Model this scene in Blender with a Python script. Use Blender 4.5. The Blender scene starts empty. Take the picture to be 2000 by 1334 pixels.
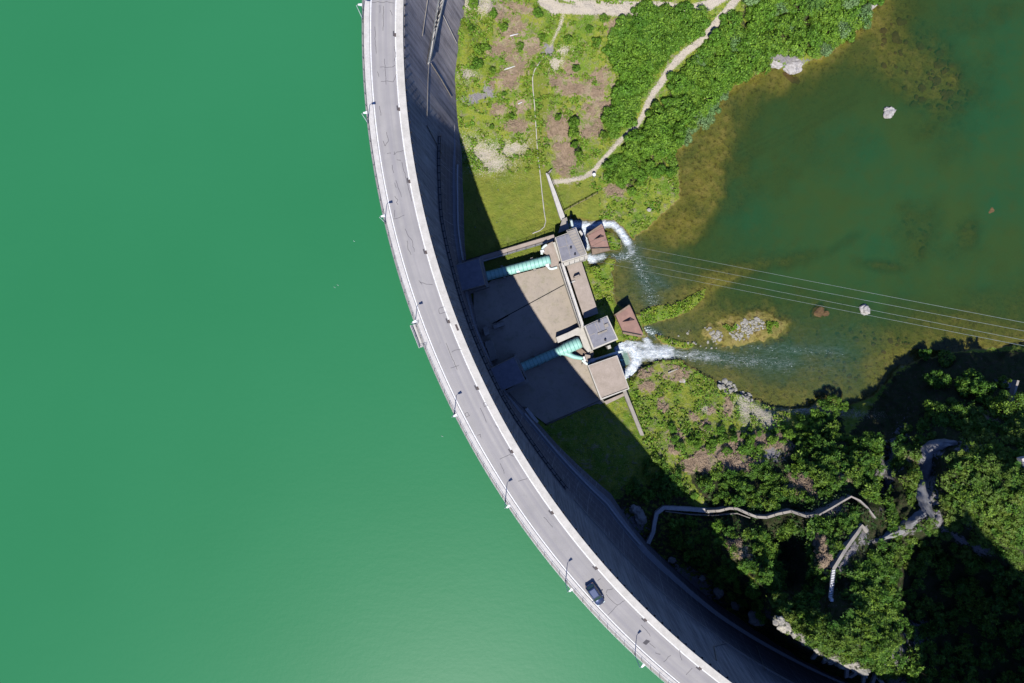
import bpy, math, random
import numpy as np
from mathutils import Vector, noise as mnoise
random.seed(7); rng = np.random.default_rng(7)
R_ = math.radians

# ------------------------------------------------------------ camera, sky, sun, exposure
FPX, CZ = 1400.0, 169.0            # focal length in photo pixels (2000 wide), drone height over the yard
scn = bpy.context.scene
cd = bpy.data.cameras.new('camera'); cam = bpy.data.objects.new('camera', cd)
scn.collection.objects.link(cam); scn.camera = cam
cam.location = (0, 0, CZ); cam.rotation_euler = (0, 0, 0)
cd.sensor_width = 36; cd.lens = FPX / 2000 * 36; cd.clip_start = 1; cd.clip_end = 5000
SUN = Vector((-.105, -1.0, 1 / .63)).normalized()
elev = math.asin(SUN.z)
w = bpy.data.worlds.new("World"); scn.world = w; w.use_nodes = True
nt = w.node_tree; bg = nt.nodes['Background']
sky = nt.nodes.new('ShaderNodeTexSky'); sky.sky_type = 'NISHITA'; sky.sun_disc = False
sky.sun_elevation = elev; sky.sun_rotation = math.atan2(SUN.x, SUN.y); sky.ozone_density = 4.5; sky.dust_density = .3; sky.altitude = 600
tint = nt.nodes.new('ShaderNodeMix'); tint.data_type = 'RGBA'; tint.blend_type = 'MULTIPLY'; tint.inputs[0].default_value = 1
tint.inputs[7].default_value = (.66, .78, 1.17, 1)      # deep blue mountain sky against the warm sun
nt.links.new(sky.outputs[0], tint.inputs[6]); nt.links.new(tint.outputs[2], bg.inputs[0]); bg.inputs[1].default_value = 0.10
sl = bpy.data.lights.new('sun', 'SUN'); so = bpy.data.objects.new('sun', sl); scn.collection.objects.link(so)
sl.energy = 5.0; sl.angle = R_(.5); sl.color = (1, .965, .91)
so.location = (-20, -160, 250); so.rotation_euler = (-SUN).to_track_quat('-Z', 'Y').to_euler()
scn.view_settings.view_transform = 'Standard'; scn.view_settings.look = 'None'
scn.view_settings.exposure = 0.5; scn.view_settings.gamma = 1
scn.cycles.diffuse_bounces = 0     # the photo's hard contrast: sun and sky only, hardly any bounced light

# ------------------------------------------------------------ helpers
def at(px, py, z):
    k = (CZ - z) / FPX
    return Vector(((px - 1000) * k, (667 - py) * k, z))
def link(o, parent=None):
    scn.collection.objects.link(o)
    if parent is not None:
        o.parent = parent; o.matrix_parent_inverse = parent.matrix_world.inverted() if False else o.matrix_parent_inverse
    return o
def tag(o, label=None, cat=None, group=None, kind=None):
    if label: o['label'] = label
    if cat: o['category'] = cat
    if group: o['group'] = group
    if kind: o['kind'] = kind
    return o
def empty(name, loc=(0, 0, 0), rz=0):
    o = bpy.data.objects.new(name, None); scn.collection.objects.link(o)
    o.location = loc; o.rotation_euler = (0, 0, rz); o.empty_display_size = .5
    return o
class MB:
    def __init__(s): s.v = []; s.f = []
    def add(s, vs, fs):
        n = len(s.v); s.v += [tuple(p) for p in vs]; s.f += [tuple(i + n for i in f) for f in fs]; return s
    def box(s, c, d, rz=0):
        cx, cy, cz = c; a, b, h = d[0] / 2, d[1] / 2, d[2] / 2; C, S = math.cos(rz), math.sin(rz)
        vs = [(cx + x * C - y * S, cy + x * S + y * C, cz + z) for z in (-h, h) for x, y in ((-a, -b), (a, -b), (a, b), (-a, b))]
        return s.add(vs, [(3, 2, 1, 0), (4, 5, 6, 7), (0, 1, 5, 4), (1, 2, 6, 5), (2, 3, 7, 6), (3, 0, 4, 7)])
    def prism(s, poly, z1):            # poly: top points (Vector), vertical walls down to z1
        if area(poly) < 0: poly = poly[::-1]
        n = len(poly)
        vs = [(p[0], p[1], p[2]) for p in poly] + [(p[0], p[1], z1) for p in poly]
        return s.add(vs, [tuple(range(n)), tuple(range(2 * n - 1, n - 1, -1))] + [(i + n, (i + 1) % n + n, (i + 1) % n, i) for i in range(n)])
    def frustum(s, top, bot):
        n = len(top)
        if area(top) < 0: top, bot = top[::-1], bot[::-1]
        return s.add(list(top) + list(bot), [tuple(range(n)), tuple(range(2 * n - 1, n - 1, -1))] + [(i + n, (i + 1) % n + n, (i + 1) % n, i) for i in range(n)])
    def tube(s, pts, rad, n=8, cap=True):
        pts = [Vector(p) for p in pts]; rad = rad if hasattr(rad, '__len__') else [rad] * len(pts)
        rings = []
        for i, p in enumerate(pts):
            t = (pts[min(i + 1, len(pts) - 1)] - pts[max(i - 1, 0)]).normalized()
            u = t.cross(Vector((0, 0, 1)) if abs(t.z) < .9 else Vector((1, 0, 0))).normalized(); q = t.cross(u)
            rings.append([p + (u * math.cos(2 * math.pi * k / n) + q * math.sin(2 * math.pi * k / n)) * rad[i] for k in range(n)])
        vs = [p for r in rings for p in r]; fs = []
        for i in range(len(pts) - 1):
            for k in range(n):
                a, b = i * n + k, i * n + (k + 1) % n
                fs.append((a, b, b + n, a + n))
        if cap: fs += [tuple(range(n))[::-1], tuple(range((len(pts) - 1) * n, len(pts) * n))]
        return s.add(vs, fs)
    def build(s, name, mat, parent=None, smooth=False):
        me = bpy.data.meshes.new(name); me.from_pydata(s.v, [], s.f); me.update()
        if mat: me.materials.append(mat)
        if smooth: me.polygons.foreach_set('use_smooth', [True] * len(me.polygons))
        o = bpy.data.objects.new(name, me); link(o, parent); return o
def area(p):
    return sum(p[i][0] * p[(i + 1) % len(p)][1] - p[(i + 1) % len(p)][0] * p[i][1] for i in range(len(p)))
def part(mb, name, mat, parent=None, smooth=False):
    """build in world coordinates; a child of an Empty keeps its world place"""
    if parent is not None:
        L = Vector(parent.location); a = -parent.rotation_euler.z; C, S = math.cos(a), math.sin(a)
        mb.v = [((x - L.x) * C - (y - L.y) * S, (x - L.x) * S + (y - L.y) * C, z - L.z) for x, y, z in mb.v]
    return mb.build(name, mat, parent, smooth)
def smesh(name, V, F, mat, attrs=None, smooth=False):
    """fast quads mesh from numpy"""
    me = bpy.data.meshes.new(name); V = np.asarray(V, np.float32); F = np.asarray(F, np.int32); k = F.shape[1]
    me.vertices.add(len(V)); me.vertices.foreach_set('co', V.ravel())
    me.loops.add(F.size); me.loops.foreach_set('vertex_index', F.ravel())
    me.polygons.add(len(F)); me.polygons.foreach_set('loop_start', np.arange(0, F.size, k, dtype=np.int32))
    if smooth: me.polygons.foreach_set('use_smooth', np.ones(len(F), bool))
    me.update(calc_edges=True)
    for n, a in (attrs or {}).items():
        at_ = me.attributes.new(n, 'FLOAT', 'POINT'); at_.data.foreach_set('value', np.asarray(a, np.float32).ravel())
    if mat: me.materials.append(mat)
    return me
def obj(name, me, parent=None):
    o = bpy.data.objects.new(name, me); return link(o, parent)

# numpy noise and polygon fields
def vnoise(x, y, s, seed=0):
    g = np.random.default_rng(seed).random((256, 256)); x = x / s + 1000; y = y / s + 1000
    xi = np.floor(x).astype(int); yi = np.floor(y).astype(int); u = x - xi; v = y - yi
    u = u * u * (3 - 2 * u); v = v * v * (3 - 2 * v); f = lambda a, b: g[a % 256, b % 256]
    return (f(xi, yi) * (1 - u) + f(xi + 1, yi) * u) * (1 - v) + (f(xi, yi + 1) * (1 - u) + f(xi + 1, yi + 1) * u) * v
def fbm(x, y, s, seed=0, o=4):
    t = 0; a = .5; n = 0
    for i in range(o): t = t + a * vnoise(x, y, s / 2 ** i, seed + i); n += a; a *= .5
    return t / n
def segdist(X, Y, pts, closed=False):
    d = np.full(X.shape, 1e9); n = len(pts)
    for i in range(n if closed else n - 1):
        ax, ay = pts[i][:2]; bx, by = pts[(i + 1) % n][:2]; dx, dy = bx - ax, by - ay; L = dx * dx + dy * dy + 1e-9
        t = np.clip(((X - ax) * dx + (Y - ay) * dy) / L, 0, 1)
        d = np.minimum(d, np.hypot(X - ax - t * dx, Y - ay - t * dy))
    return d
def inpoly(X, Y, pts):
    c = np.zeros(X.shape, bool); n = len(pts)
    for i in range(n):
        x1, y1 = pts[i]; x2, y2 = pts[(i + 1) % n]
        if y1 == y2: continue
        c ^= ((y1 > Y) != (y2 > Y)) & (X < (x2 - x1) * (Y - y1) / (y2 - y1) + x1)
    return c
def sdf(X, Y, pts):                 # positive inside
    d = segdist(X, Y, pts, True); return np.where(inpoly(X, Y, pts), d, -d)
def ell(X, Y, cx, cy, rx, ry, rot=0):
    a = R_(rot); x = (X - cx) * math.cos(a) + (Y - cy) * math.sin(a); y = -(X - cx) * math.sin(a) + (Y - cy) * math.cos(a)
    return 1 - np.hypot(x / rx, y / ry)
def sstep(a, b, x):
    t = np.clip((x - a) / (b - a), 0, 1); return t * t * (3 - 2 * t)

# ------------------------------------------------------------ materials
def nodes(name):
    m = bpy.data.materials.new(name); m.use_nodes = True; t = m.node_tree
    for n in list(t.nodes): t.nodes.remove(n)
    out = t.nodes.new('ShaderNodeOutputMaterial')
    return m, t, out
class NB:
    def __init__(s, t): s.t = t
    def n(s, ty, **k):
        x = s.t.nodes.new(ty)
        for a, b in k.items(): setattr(x, a, b)
        return x
    def l(s, a, b): s.t.links.new(a, b)
    def coord(s, which='Object', scale=(1, 1, 1)):
        if which == 'World': g = s.n('ShaderNodeNewGeometry').outputs['Position']
        else: g = s.n('ShaderNodeTexCoord').outputs[which]
        m = s.n('ShaderNodeMapping'); m.inputs['Scale'].default_value = scale; s.l(g, m.inputs[0]); return m.outputs[0]
    def noise(s, vec, scale, detail=4, rough=.6, dist=0):
        x = s.n('ShaderNodeTexNoise'); x.inputs['Scale'].default_value = scale; x.inputs['Detail'].default_value = detail
        x.inputs['Roughness'].default_value = rough; x.inputs['Distortion'].default_value = dist
        if vec is not None: s.l(vec, x.inputs['Vector'])
        return x.outputs['Fac']
    def ramp(s, fac, stops):
        x = s.n('ShaderNodeValToRGB'); e = x.color_ramp.elements
        while len(e) < len(stops): e.new(.5)
        for i, (p, c) in enumerate(stops):
            e[i].position = p; e[i].color = (*c, 1) if hasattr(c, '__len__') else (c, c, c, 1)
        s.l(fac, x.inputs[0]); return x.outputs[0]
    def mix(s, fac, a, b, mode='MIX'):
        x = s.n('ShaderNodeMix', data_type='RGBA', blend_type=mode)
        for i, q in ((0, fac), (6, a), (7, b)):
            if hasattr(q, 'is_linked'): s.l(q, x.inputs[i])
            elif hasattr(q, '__len__'): x.inputs[i].default_value = (*q, 1)
            else: x.inputs[i].default_value = q if i == 0 else (q, q, q, 1)
        return x.outputs[2]
    def math(s, op, a, b=0, c=0):
        x = s.n('ShaderNodeMath', operation=op)
        for i, q in enumerate((a, b, c)):
            if hasattr(q, 'is_linked'): s.l(q, x.inputs[i])
            else: x.inputs[i].default_value = q
        return x.outputs[0]
    def attr(s, name): return s.n('ShaderNodeAttribute', attribute_name=name).outputs['Fac']
    def bump(s, h, strength=.3, dist=.1):
        x = s.n('ShaderNodeBump'); x.inputs['Strength'].default_value = strength; x.inputs['Distance'].default_value = dist
        s.l(h, x.inputs['Height']); return x.outputs[0]
    def pbr(s, out, col, rough=.8, normal=None, metal=0, spec=.3):
        p = s.n('ShaderNodeBsdfPrincipled')
        if hasattr(col, 'is_linked'): s.l(col, p.inputs['Base Color'])
        else: p.inputs['Base Color'].default_value = (*col, 1)
        if hasattr(rough, 'is_linked'): s.l(rough, p.inputs['Roughness'])
        else: p.inputs['Roughness'].default_value = rough
        p.inputs['Metallic'].default_value = metal; p.inputs['Specular IOR Level'].default_value = spec
        if normal is not None: s.l(normal, p.inputs['Normal'])
        if out is not None: s.l(p.outputs[0], out.inputs[0])
        return p
def simple(name, c1, c2=None, scale=1.2, rough=.8, bump=.15, metal=0, spec=.3, fine=9):
    m, t, out = nodes(name); b = NB(t); c2 = c2 or tuple(x * .75 for x in c1)
    v = b.coord('World'); f = b.noise(v, scale, 6, .65); g = b.noise(v, fine, 3, .6)
    col = b.mix(b.ramp(f, [(.35, 0.), (.65, 1.)]), c1, c2)
    col = b.mix(.35, col, b.ramp(g, [(.3, .55), (.7, 1.)]), 'MULTIPLY')
    b.pbr(out, col, rough, b.bump(g, bump, .05), metal, spec); return m

M = {}
M['concrete'] = simple('concrete', (.30, .27, .235), (.22, .20, .175), .5)
M['beige'] = simple('beige_concrete', (.47, .445, .40), (.38, .36, .32), .8, fine=5)
M['walk'] = simple('pale_walkway_concrete', (.48, .46, .43), (.39, .37, .345), 1.2, fine=6)
M['white'] = simple('white_paint', (.72, .72, .72), (.5, .5, .5), 3, .6, .05)
M['roof_gray'] = simple('grey_roof_felt', (.20, .20, .23), (.15, .15, .175), 1.0, .6)
M['roof_beige'] = simple('sandy_roof', (.33, .275, .235), (.27, .225, .185), .6, fine=4)
M['rust'] = simple('rusty_steel', (.26, .155, .125), (.20, .12, .10), .8, .8)
M['rustlight'] = simple('weathered_boards', (.24, .18, .13), (.17, .12, .09), 1.5)
M['dark'] = simple('dark_steel', (.03, .03, .035), None, 3, .5, .02, .3)
M['grate'] = simple('drain_iron', (.09, .07, .065), None, 6)
M['steel'] = simple('galvanised_steel', (.33, .35, .36), None, 3, .4, .02, .5)
M['pale'] = simple('pale_steel', (.62, .70, .66), (.5, .6, .56), 3, .4, .02)
M['cyan'] = simple('mint_green_paint', (.31, .56, .48), (.25, .48, .42), .9, .45, .03)
M['cyan_dark'] = simple('mint_green_rib_shade', (.17, .40, .36), None, 1.5, .5, .03)  # pipe colour darkened so the ribs read as shade lines
M['wire'] = simple('wire_aluminium', (.5, .53, .48), None, 3, .5, 0, .3)
M['boulder'] = simple('pale_limestone', (.42, .40, .38), (.25, .23, .21), 1.5, .9, .6)
M['boulder_brown'] = simple('silt_covered_rock', (.12, .075, .03), (.07, .04, .02), 1.2, .9, .5)
M['stone'] = simple('river_stone', (.34, .325, .295), (.17, .16, .12), 1.5, .9, .5)
M['tire'] = simple('rubber', (.015, .015, .015))
M['crack'] = simple('bitumen_seal', (.075, .07, .075), None, 4)
M['bark'] = simple('bark', (.09, .065, .045), None, 3)
M['dead'] = simple('dead_wood', (.34, .25, .17), (.24, .17, .11), 1)
M['black'] = simple('black_opening', (.012, .012, .014))
def paint():
    m, t, out = nodes('dark_blue_car_paint'); b = NB(t)
    p = b.pbr(out, b.mix(b.noise(b.coord('Object'), 20, 2), (.025, .038, .085), (.035, .05, .10)), .25, None, .4, .5)
    p.inputs['Coat Weight'].default_value = 1; return m
M['paint'] = paint()
def glass():
    m, t, out = nodes('tinted_glass'); b = NB(t)
    b.pbr(out, b.mix(b.noise(b.coord('Object'), 3, 2), (.012, .03, .03), (.03, .055, .05)), .08, None, 0, .8); return m
M['glass'] = glass()
def asphalt():
    m, t, out = nodes('worn_grey_asphalt'); b = NB(t); v = b.coord('World')
    uv = b.coord('UV', (1, 1, 1)); sx = b.n('ShaderNodeSeparateXYZ'); b.l(uv, sx.inputs[0])
    f = b.noise(v, .25, 5, .6); g = b.noise(v, 14, 3, .7)
    stretch = b.noise(b.coord('UV', (.02, 1.4, 1)), 1, 3, .5)
    col = b.mix(b.ramp(f, [(.3, 0.), (.7, 1.)]), (.305, .288, .272), (.25, .238, .225))
    col = b.mix(b.ramp(stretch, [(.35, 0.), (.65, .55)]), col, (.20, .19, .20))
    col = b.mix(.4, col, b.ramp(g, [(.3, .7), (.7, 1.)]), 'MULTIPLY')
    st = b.noise(v, .9, 4, .75)
    col = b.mix(b.ramp(st, [(.62, 0.), (.72, .35)]), col, (.16, .15, .15))
    b.pbr(out, col, .85, b.bump(g, .2, .02)); return m
M['asphalt'] = asphalt()
def damface():
    m, t, out = nodes('streaked_dam_concrete'); b = NB(t); v = b.coord('World')
    f = b.noise(v, .12, 5, .6); g = b.noise(v, 3, 4, .7)
    streak = b.noise(b.coord('UV', (1.2, .05, 1)), 1, 5, .7)
    streak2 = b.noise(b.coord('UV', (3.5, .12, 1)), 1, 4, .7, .3)
    br = b.n('ShaderNodeTexBrick'); b.l(b.coord('UV', (1, 1, 1)), br.inputs['Vector'])
    br.offset = 0; br.inputs['Scale'].default_value = 1; br.inputs['Brick Width'].default_value = 12; br.inputs['Row Height'].default_value = 3
    br.inputs['Mortar Size'].default_value = .07; br.inputs['Mortar Smooth'].default_value = .4
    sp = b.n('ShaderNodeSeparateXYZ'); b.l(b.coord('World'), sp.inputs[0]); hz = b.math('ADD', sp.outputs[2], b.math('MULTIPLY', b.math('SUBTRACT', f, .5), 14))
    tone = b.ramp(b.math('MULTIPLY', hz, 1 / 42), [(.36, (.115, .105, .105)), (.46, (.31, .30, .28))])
    tone = b.mix(b.ramp(b.math('MULTIPLY', b.math('ADD', sp.outputs[1], b.math('MULTIPLY', f, 12)), 1 / 80), [(.62, 0.), (.72, 1.)]), tone, (.46, .41, .385))  # sunlit upper end of the face lightened in the colour itself
    col = b.mix(b.ramp(f, [(.3, 0.), (.7, .5)]), tone, (.13, .12, .125))
    col = b.mix(b.ramp(streak, [(.42, 0.), (.66, .8)]), col, (.085, .08, .09))
    col = b.mix(b.ramp(streak2, [(.56, 0.), (.7, .6)]), col, (.40, .40, .40))
    col = b.mix(b.math('MULTIPLY', br.outputs['Fac'], .6), col, (.36, .35, .34))
    b.pbr(out, col, .9, b.bump(g, .3, .08)); return m
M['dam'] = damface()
def yardm():
    m, t, out = nodes('yard_concrete'); b = NB(t); v = b.coord('World')
    f = b.noise(v, .18, 6, .65); g = b.noise(v, 7, 4, .7); h = b.noise(v, .5, 5, .7)
    col = b.mix(b.ramp(f, [(.3, 0.), (.7, 1.)]), (.35, .30, .24), (.28, .24, .20))
    col = b.mix(b.ramp(h, [(.52, 0.), (.7, .5)]), col, (.19, .185, .10))
    col = b.mix(b.ramp(b.noise(v, 1.4, 6, .8), [(.55, 0.), (.68, .5)]), col, (.13, .12, .10))
    col = b.mix(.45, col, b.ramp(g, [(.3, .6), (.7, 1.)]), 'MULTIPLY')
    b.pbr(out, col, .9, b.bump(g, .2, .05)); return m
M['yard'] = yardm()
def leafm(name, c1, c2, c3, patch=.12, dry=None):
    m, t, out = nodes(name); b = NB(t); v = b.coord('World')
    ri = b.n('ShaderNodeNewGeometry').outputs['Random Per Island']
    oi = b.n('ShaderNodeObjectInfo').outputs['Random']
    f = b.noise(v, patch, 4, .6)
    col = b.mix(b.ramp(f, [(.35, 0.), (.65, 1.)]), c1, c2)
    col = b.mix(b.ramp(b.math('ADD', b.math('MULTIPLY', oi, .5), b.math('MULTIPLY', ri, .5)), [(.45, 0.), (.85, .8)]), col, c3)
    col = b.mix(.8, col, b.ramp(ri, [(0, .3), (1, 1.7)]), 'MULTIPLY')
    if dry: col = b.mix(b.ramp(ri, [(.9, 0.), (.93, .8)]), col, dry)
    d = b.n('ShaderNodeBsdfPrincipled'); b.l(col, d.inputs['Base Color']); d.inputs['Roughness'].default_value = .6
    d.inputs['Specular IOR Level'].default_value = .25
    tr = b.n('ShaderNodeBsdfTranslucent'); b.l(col, tr.inputs[0])
    mx = b.n('ShaderNodeMixShader'); mx.inputs[0].default_value = .2; b.l(d.outputs[0], mx.inputs[1]); b.l(tr.outputs[0], mx.inputs[2])
    b.l(mx.outputs[0], out.inputs[0]); return m
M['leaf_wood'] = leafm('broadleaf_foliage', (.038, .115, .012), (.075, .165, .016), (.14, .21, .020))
M['leaf_shade'] = leafm('understorey_shade_foliage', (.018, .05, .008), (.03, .07, .01), (.05, .10, .015))  # leaf colour darkened for the shade in gaps between the trees
M['leaf_hill'] = leafm('hill_shrub_foliage', (.07, .135, .014), (.13, .175, .022), (.06, .13, .014))
M['leaf_north'] = leafm('thicket_foliage', (.065, .165, .014), (.10, .21, .016), (.15, .25, .024))
M['leaf_shore'] = leafm('willow_foliage', (.13, .22, .08), (.10, .20, .05), (.16, .25, .10))
M['leaf_under'] = leafm('undergrowth_foliage', (.12, .235, .016), (.20, .27, .020), (.075, .19, .014), .25, (.3, .25, .1))
M['needle'] = leafm('conifer_needles', (.05, .13, .025), (.06, .15, .02), (.1, .18, .03))

def terrain_mat():
    m, t, out = nodes('ground_cover'); b = NB(t); v = b.coord('World')
    n1 = b.noise(v, .22, 5, .65); n2 = b.noise(v, 1.1, 5, .7); n3 = b.noise(v, 5, 4, .7); n4 = b.noise(v, .08, 4, .6)
    ru = lambda x, a, c: b.ramp(x, [(a, 0.), (c, 1.)])
    def mask(name, soft=.25, nz=None):       # attribute threshold broken up by noise
        x = b.math('ADD', b.attr(name), b.math('MULTIPLY', b.math('SUBTRACT', nz or n2, .5), 2.5))
        return ru(x, .5 - soft / 2, .5 + soft / 2)
    meadow = b.mix(ru(n1, .38, .6), (.12, .215, .020), (.235, .27, .032))
    meadow = b.mix(ru(n2, .5, .66), meadow, (.055, .135, .012))
    meadow = b.mix(b.math('MULTIPLY', ru(n3, .54, .68), .75), meadow, (.31, .27, .15))
    n5 = b.noise(v, .55, 5, .75); meadow = b.mix(b.math('MULTIPLY', ru(n5, .54, .64), .7), meadow, (.30, .25, .165))
    lawn = b.mix(ru(n1, .35, .65), (.150, .195, .030), (.21, .225, .038))
    lawn = b.mix(b.math('MULTIPLY', ru(n5, .54, .64), .35), lawn, (.27, .24, .10)); lawn = b.mix(b.math('MULTIPLY', ru(n2, .5, .7), .6), lawn, (.10, .165, .014))
    col = b.mix(mask('lawn', .6), meadow, lawn)
    wood = b.mix(ru(n2, .35, .65), (.026, .05, .012), (.06, .05, .03))  # ground colour darkened to stand in for the shade below the trees
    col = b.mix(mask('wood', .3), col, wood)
    soil = b.mix(ru(n2, .35, .65), (.36, .275, .185), (.40, .32, .22))
    st5 = 0; soil = b.mix(ru(n3, .45, .62), soil, (.21, .155, .11)); soil = b.mix(b.math('MULTIPLY', ru(n5, .52, .62), .8), soil, (.13, .19, .03))
    col = b.mix(mask('soil', .18), col, soil)
    rock = b.mix(ru(n2, .35, .65), (.34, .31, .31), (.22, .21, .22)); rock = b.mix(ru(n3, .5, .64), rock, (.12, .11, .10))
    col = b.mix(mask('rock', .15), col, rock)
    grav = b.mix(ru(n3, .35, .65), (.56, .50, .41), (.40, .35, .28)); grav = b.mix(ru(n2, .55, .68), grav, (.33, .29, .24))
    col = b.mix(mask('gravel', .15, n3), col, grav)
    bed = b.mix(ru(n1, .35, .65), (.225, .19, .045), (.17, .165, .045))
    vo = b.n('ShaderNodeTexVoronoi', feature='SMOOTH_F1'); b.l(v, vo.inputs['Vector']); vo.inputs['Scale'].default_value = .55
    bed = b.mix(b.ramp(vo.outputs['Distance'], [(.15, .6), (.5, 0.)]), bed, (.33, .25, .10))
    bed = b.mix(ru(n2, .5, .65), bed, (.10, .075, .02))
    col = b.mix(ru(b.attr('bed'), .4, .6), col, bed)
    col = b.mix(.5, col, b.ramp(n3, [(.25, .5), (.7, 1.25)]), 'MULTIPLY')
    hgt = b.math('ADD', n3, b.math('MULTIPLY', n2, 1.5))
    b.pbr(out, col, .95, b.bump(hgt, .8, .5), 0, .1); return m
M['terrain'] = terrain_mat()
def rockm():
    m, t, out = nodes('cliff_rock'); b = NB(t); v = b.coord('World', (1, 1, .4))
    n1 = b.noise(v, .2, 6, .7); n2 = b.noise(v, 1.3, 5, .7)
    col = b.mix(b.ramp(n1, [(.4, 0.), (.6, 1.)]), (.38, .35, .29), (.2, .19, .18)); col = b.mix(b.ramp(n2, [(.5, 0.), (.62, 1.)]), col, (.1, .1, .06))
    b.pbr(out, col, .95, b.bump(n2, .8, .4)); return m
M['cliff'] = rockm()
def reservoir_mat():
    m, t, out = nodes('turquoise_reservoir_water'); b = NB(t); v = b.coord('World')
    f = b.noise(v, .012, 4, .5); r = b.noise(b.coord('World', (1, 1, 1)), 1.3, 3, .5); r2 = b.noise(b.coord('World', (1, 2.2, 1)), .35, 3, .5)
    col = b.mix(b.ramp(f, [(.3, 0.), (.7, 1.)]), (.0175, .131, .050), (.022, .145, .059))
    h = b.math('ADD', b.math('MULTIPLY', r, .7), r2)
    p = b.pbr(out, col, .40, b.bump(h, .07, .2), 0, .17); p.inputs['IOR'].default_value = 1.33; return m
M['reservoir'] = reservoir_mat()
def lake_mat():
    m, t, out = nodes('clear_green_lake_water'); b = NB(t); v = b.coord('World')
    d = b.attr('depth'); n1 = b.noise(v, .05, 5, .6); n2 = b.noise(v, .35, 5, .65)
    deep = b.mix(b.ramp(n1, [(.38, 0.), (.62, 1.)]), (.015, .058, .020), (.026, .056, .014))
    deep = b.mix(b.ramp(n2, [(.5, 0.), (.7, .4)]), deep, (.030, .050, .012))
    dif = b.n('ShaderNodeBsdfDiffuse'); b.l(deep, dif.inputs[0])
    tr = b.n('ShaderNodeBsdfTransparent'); b.l(b.mix(b.math('MINIMUM', b.math('MULTIPLY', d, .5), 1.), (.9, .92, .75), (.55, .62, .3)), tr.inputs[0])
    deep = b.mix(b.math('MINIMUM', b.math('MULTIPLY', b.attr('ripple'), 1.1), .85), deep, b.mix(b.ramp(b.noise(b.coord('World', (.5, 1.6, 1)), 1.6, 5, .75, .6), [(.42, 0.), (.62, 1.)]), (.018, .045, .042), (.10, .15, .15)))
    b.l(deep, dif.inputs[0])
    fac = b.math('SUBTRACT', 1, b.math('POWER', 2.718, b.math('MULTIPLY', b.math('ADD', d, b.math('MULTIPLY', b.attr('ripple'), 1.6)), -.62)))
    mx = b.n('ShaderNodeMixShader'); b.l(fac, mx.inputs[0]); b.l(tr.outputs[0], mx.inputs[1]); b.l(dif.outputs[0], mx.inputs[2])
    gl = b.n('ShaderNodeBsdfGlossy'); gl.inputs['Roughness'].default_value = .12
    rip = b.noise(v, 2.2, 4, .6, .3)
    bn = b.n('ShaderNodeBump'); bn.inputs['Distance'].default_value = .25; b.l(rip, bn.inputs['Height'])
    b.l(b.math('ADD', b.math('MULTIPLY', b.attr('ripple'), .8), .06), bn.inputs['Strength']); b.l(bn.outputs[0], gl.inputs['Normal'])
    fr = b.n('ShaderNodeFresnel'); fr.inputs[0].default_value = 1.33; b.l(bn.outputs[0], fr.inputs['Normal'])
    m2 = b.n('ShaderNodeMixShader'); b.l(fr.outputs[0], m2.inputs[0]); b.l(mx.outputs[0], m2.inputs[1]); b.l(gl.outputs[0], m2.inputs[2])
    # foam flecks carried by the current
    fl = b.noise(b.coord('World', (.6, 1.5, 1)), 2.6, 5, .8, .6); fo = b.attr('foam')
    ff = b.math('GREATER_THAN', b.math('ADD', fl, b.math('MULTIPLY', fo, .30)), .745)
    fs = b.math('MULTIPLY', ff, b.math('MINIMUM', b.math('MULTIPLY', fo, 3), .85))
    white = b.n('ShaderNodeBsdfDiffuse'); white.inputs[0].default_value = (.55, .6, .6, 1)
    m3 = b.n('ShaderNodeMixShader'); b.l(fs, m3.inputs[0]); b.l(m2.outputs[0], m3.inputs[1]); b.l(white.outputs[0], m3.inputs[2])
    b.l(m3.outputs[0], out.inputs[0]); return m
M['lake'] = lake_mat()
def foam_mat():
    m, t, out = nodes('white_water_foam'); b = NB(t); v = b.coord('World')
    vs = b.n('ShaderNodeMapping'); vs.inputs['Rotation'].default_value = (0, 0, .12); vs.inputs['Scale'].default_value = (.45, 1.25, 1); b.l(v, vs.inputs[0])
    n1 = b.noise(vs.outputs[0], 1.0, 6, .78, 1.2); n2 = b.noise(vs.outputs[0], 4.5, 5, .75, .5)
    s = b.math('ADD', b.math('MULTIPLY', n1, .65), b.math('MULTIPLY', n2, .35))
    x = b.math('ADD', s, b.math('MULTIPLY', b.attr('foam'), .46))
    a = b.ramp(x, [(.60, 0.), (1.0, 1.)])
    col = b.mix(b.ramp(n2, [(.35, 0.), (.6, 1.)]), (.36, .46, .53), (.80, .82, .84))
    d = b.n('ShaderNodeBsdfDiffuse'); b.l(col, d.inputs[0]); b.l(b.bump(n2, .8, .4), d.inputs['Normal'])
    tr = b.n('ShaderNodeBsdfTransparent'); mx = b.n('ShaderNodeMixShader'); b.l(a, mx.inputs[0]); b.l(tr.outputs[0], mx.inputs[1]); b.l(d.outputs[0], mx.inputs[2])
    b.l(mx.outputs[0], out.inputs[0]); return m
M['foam'] = foam_mat()

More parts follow.
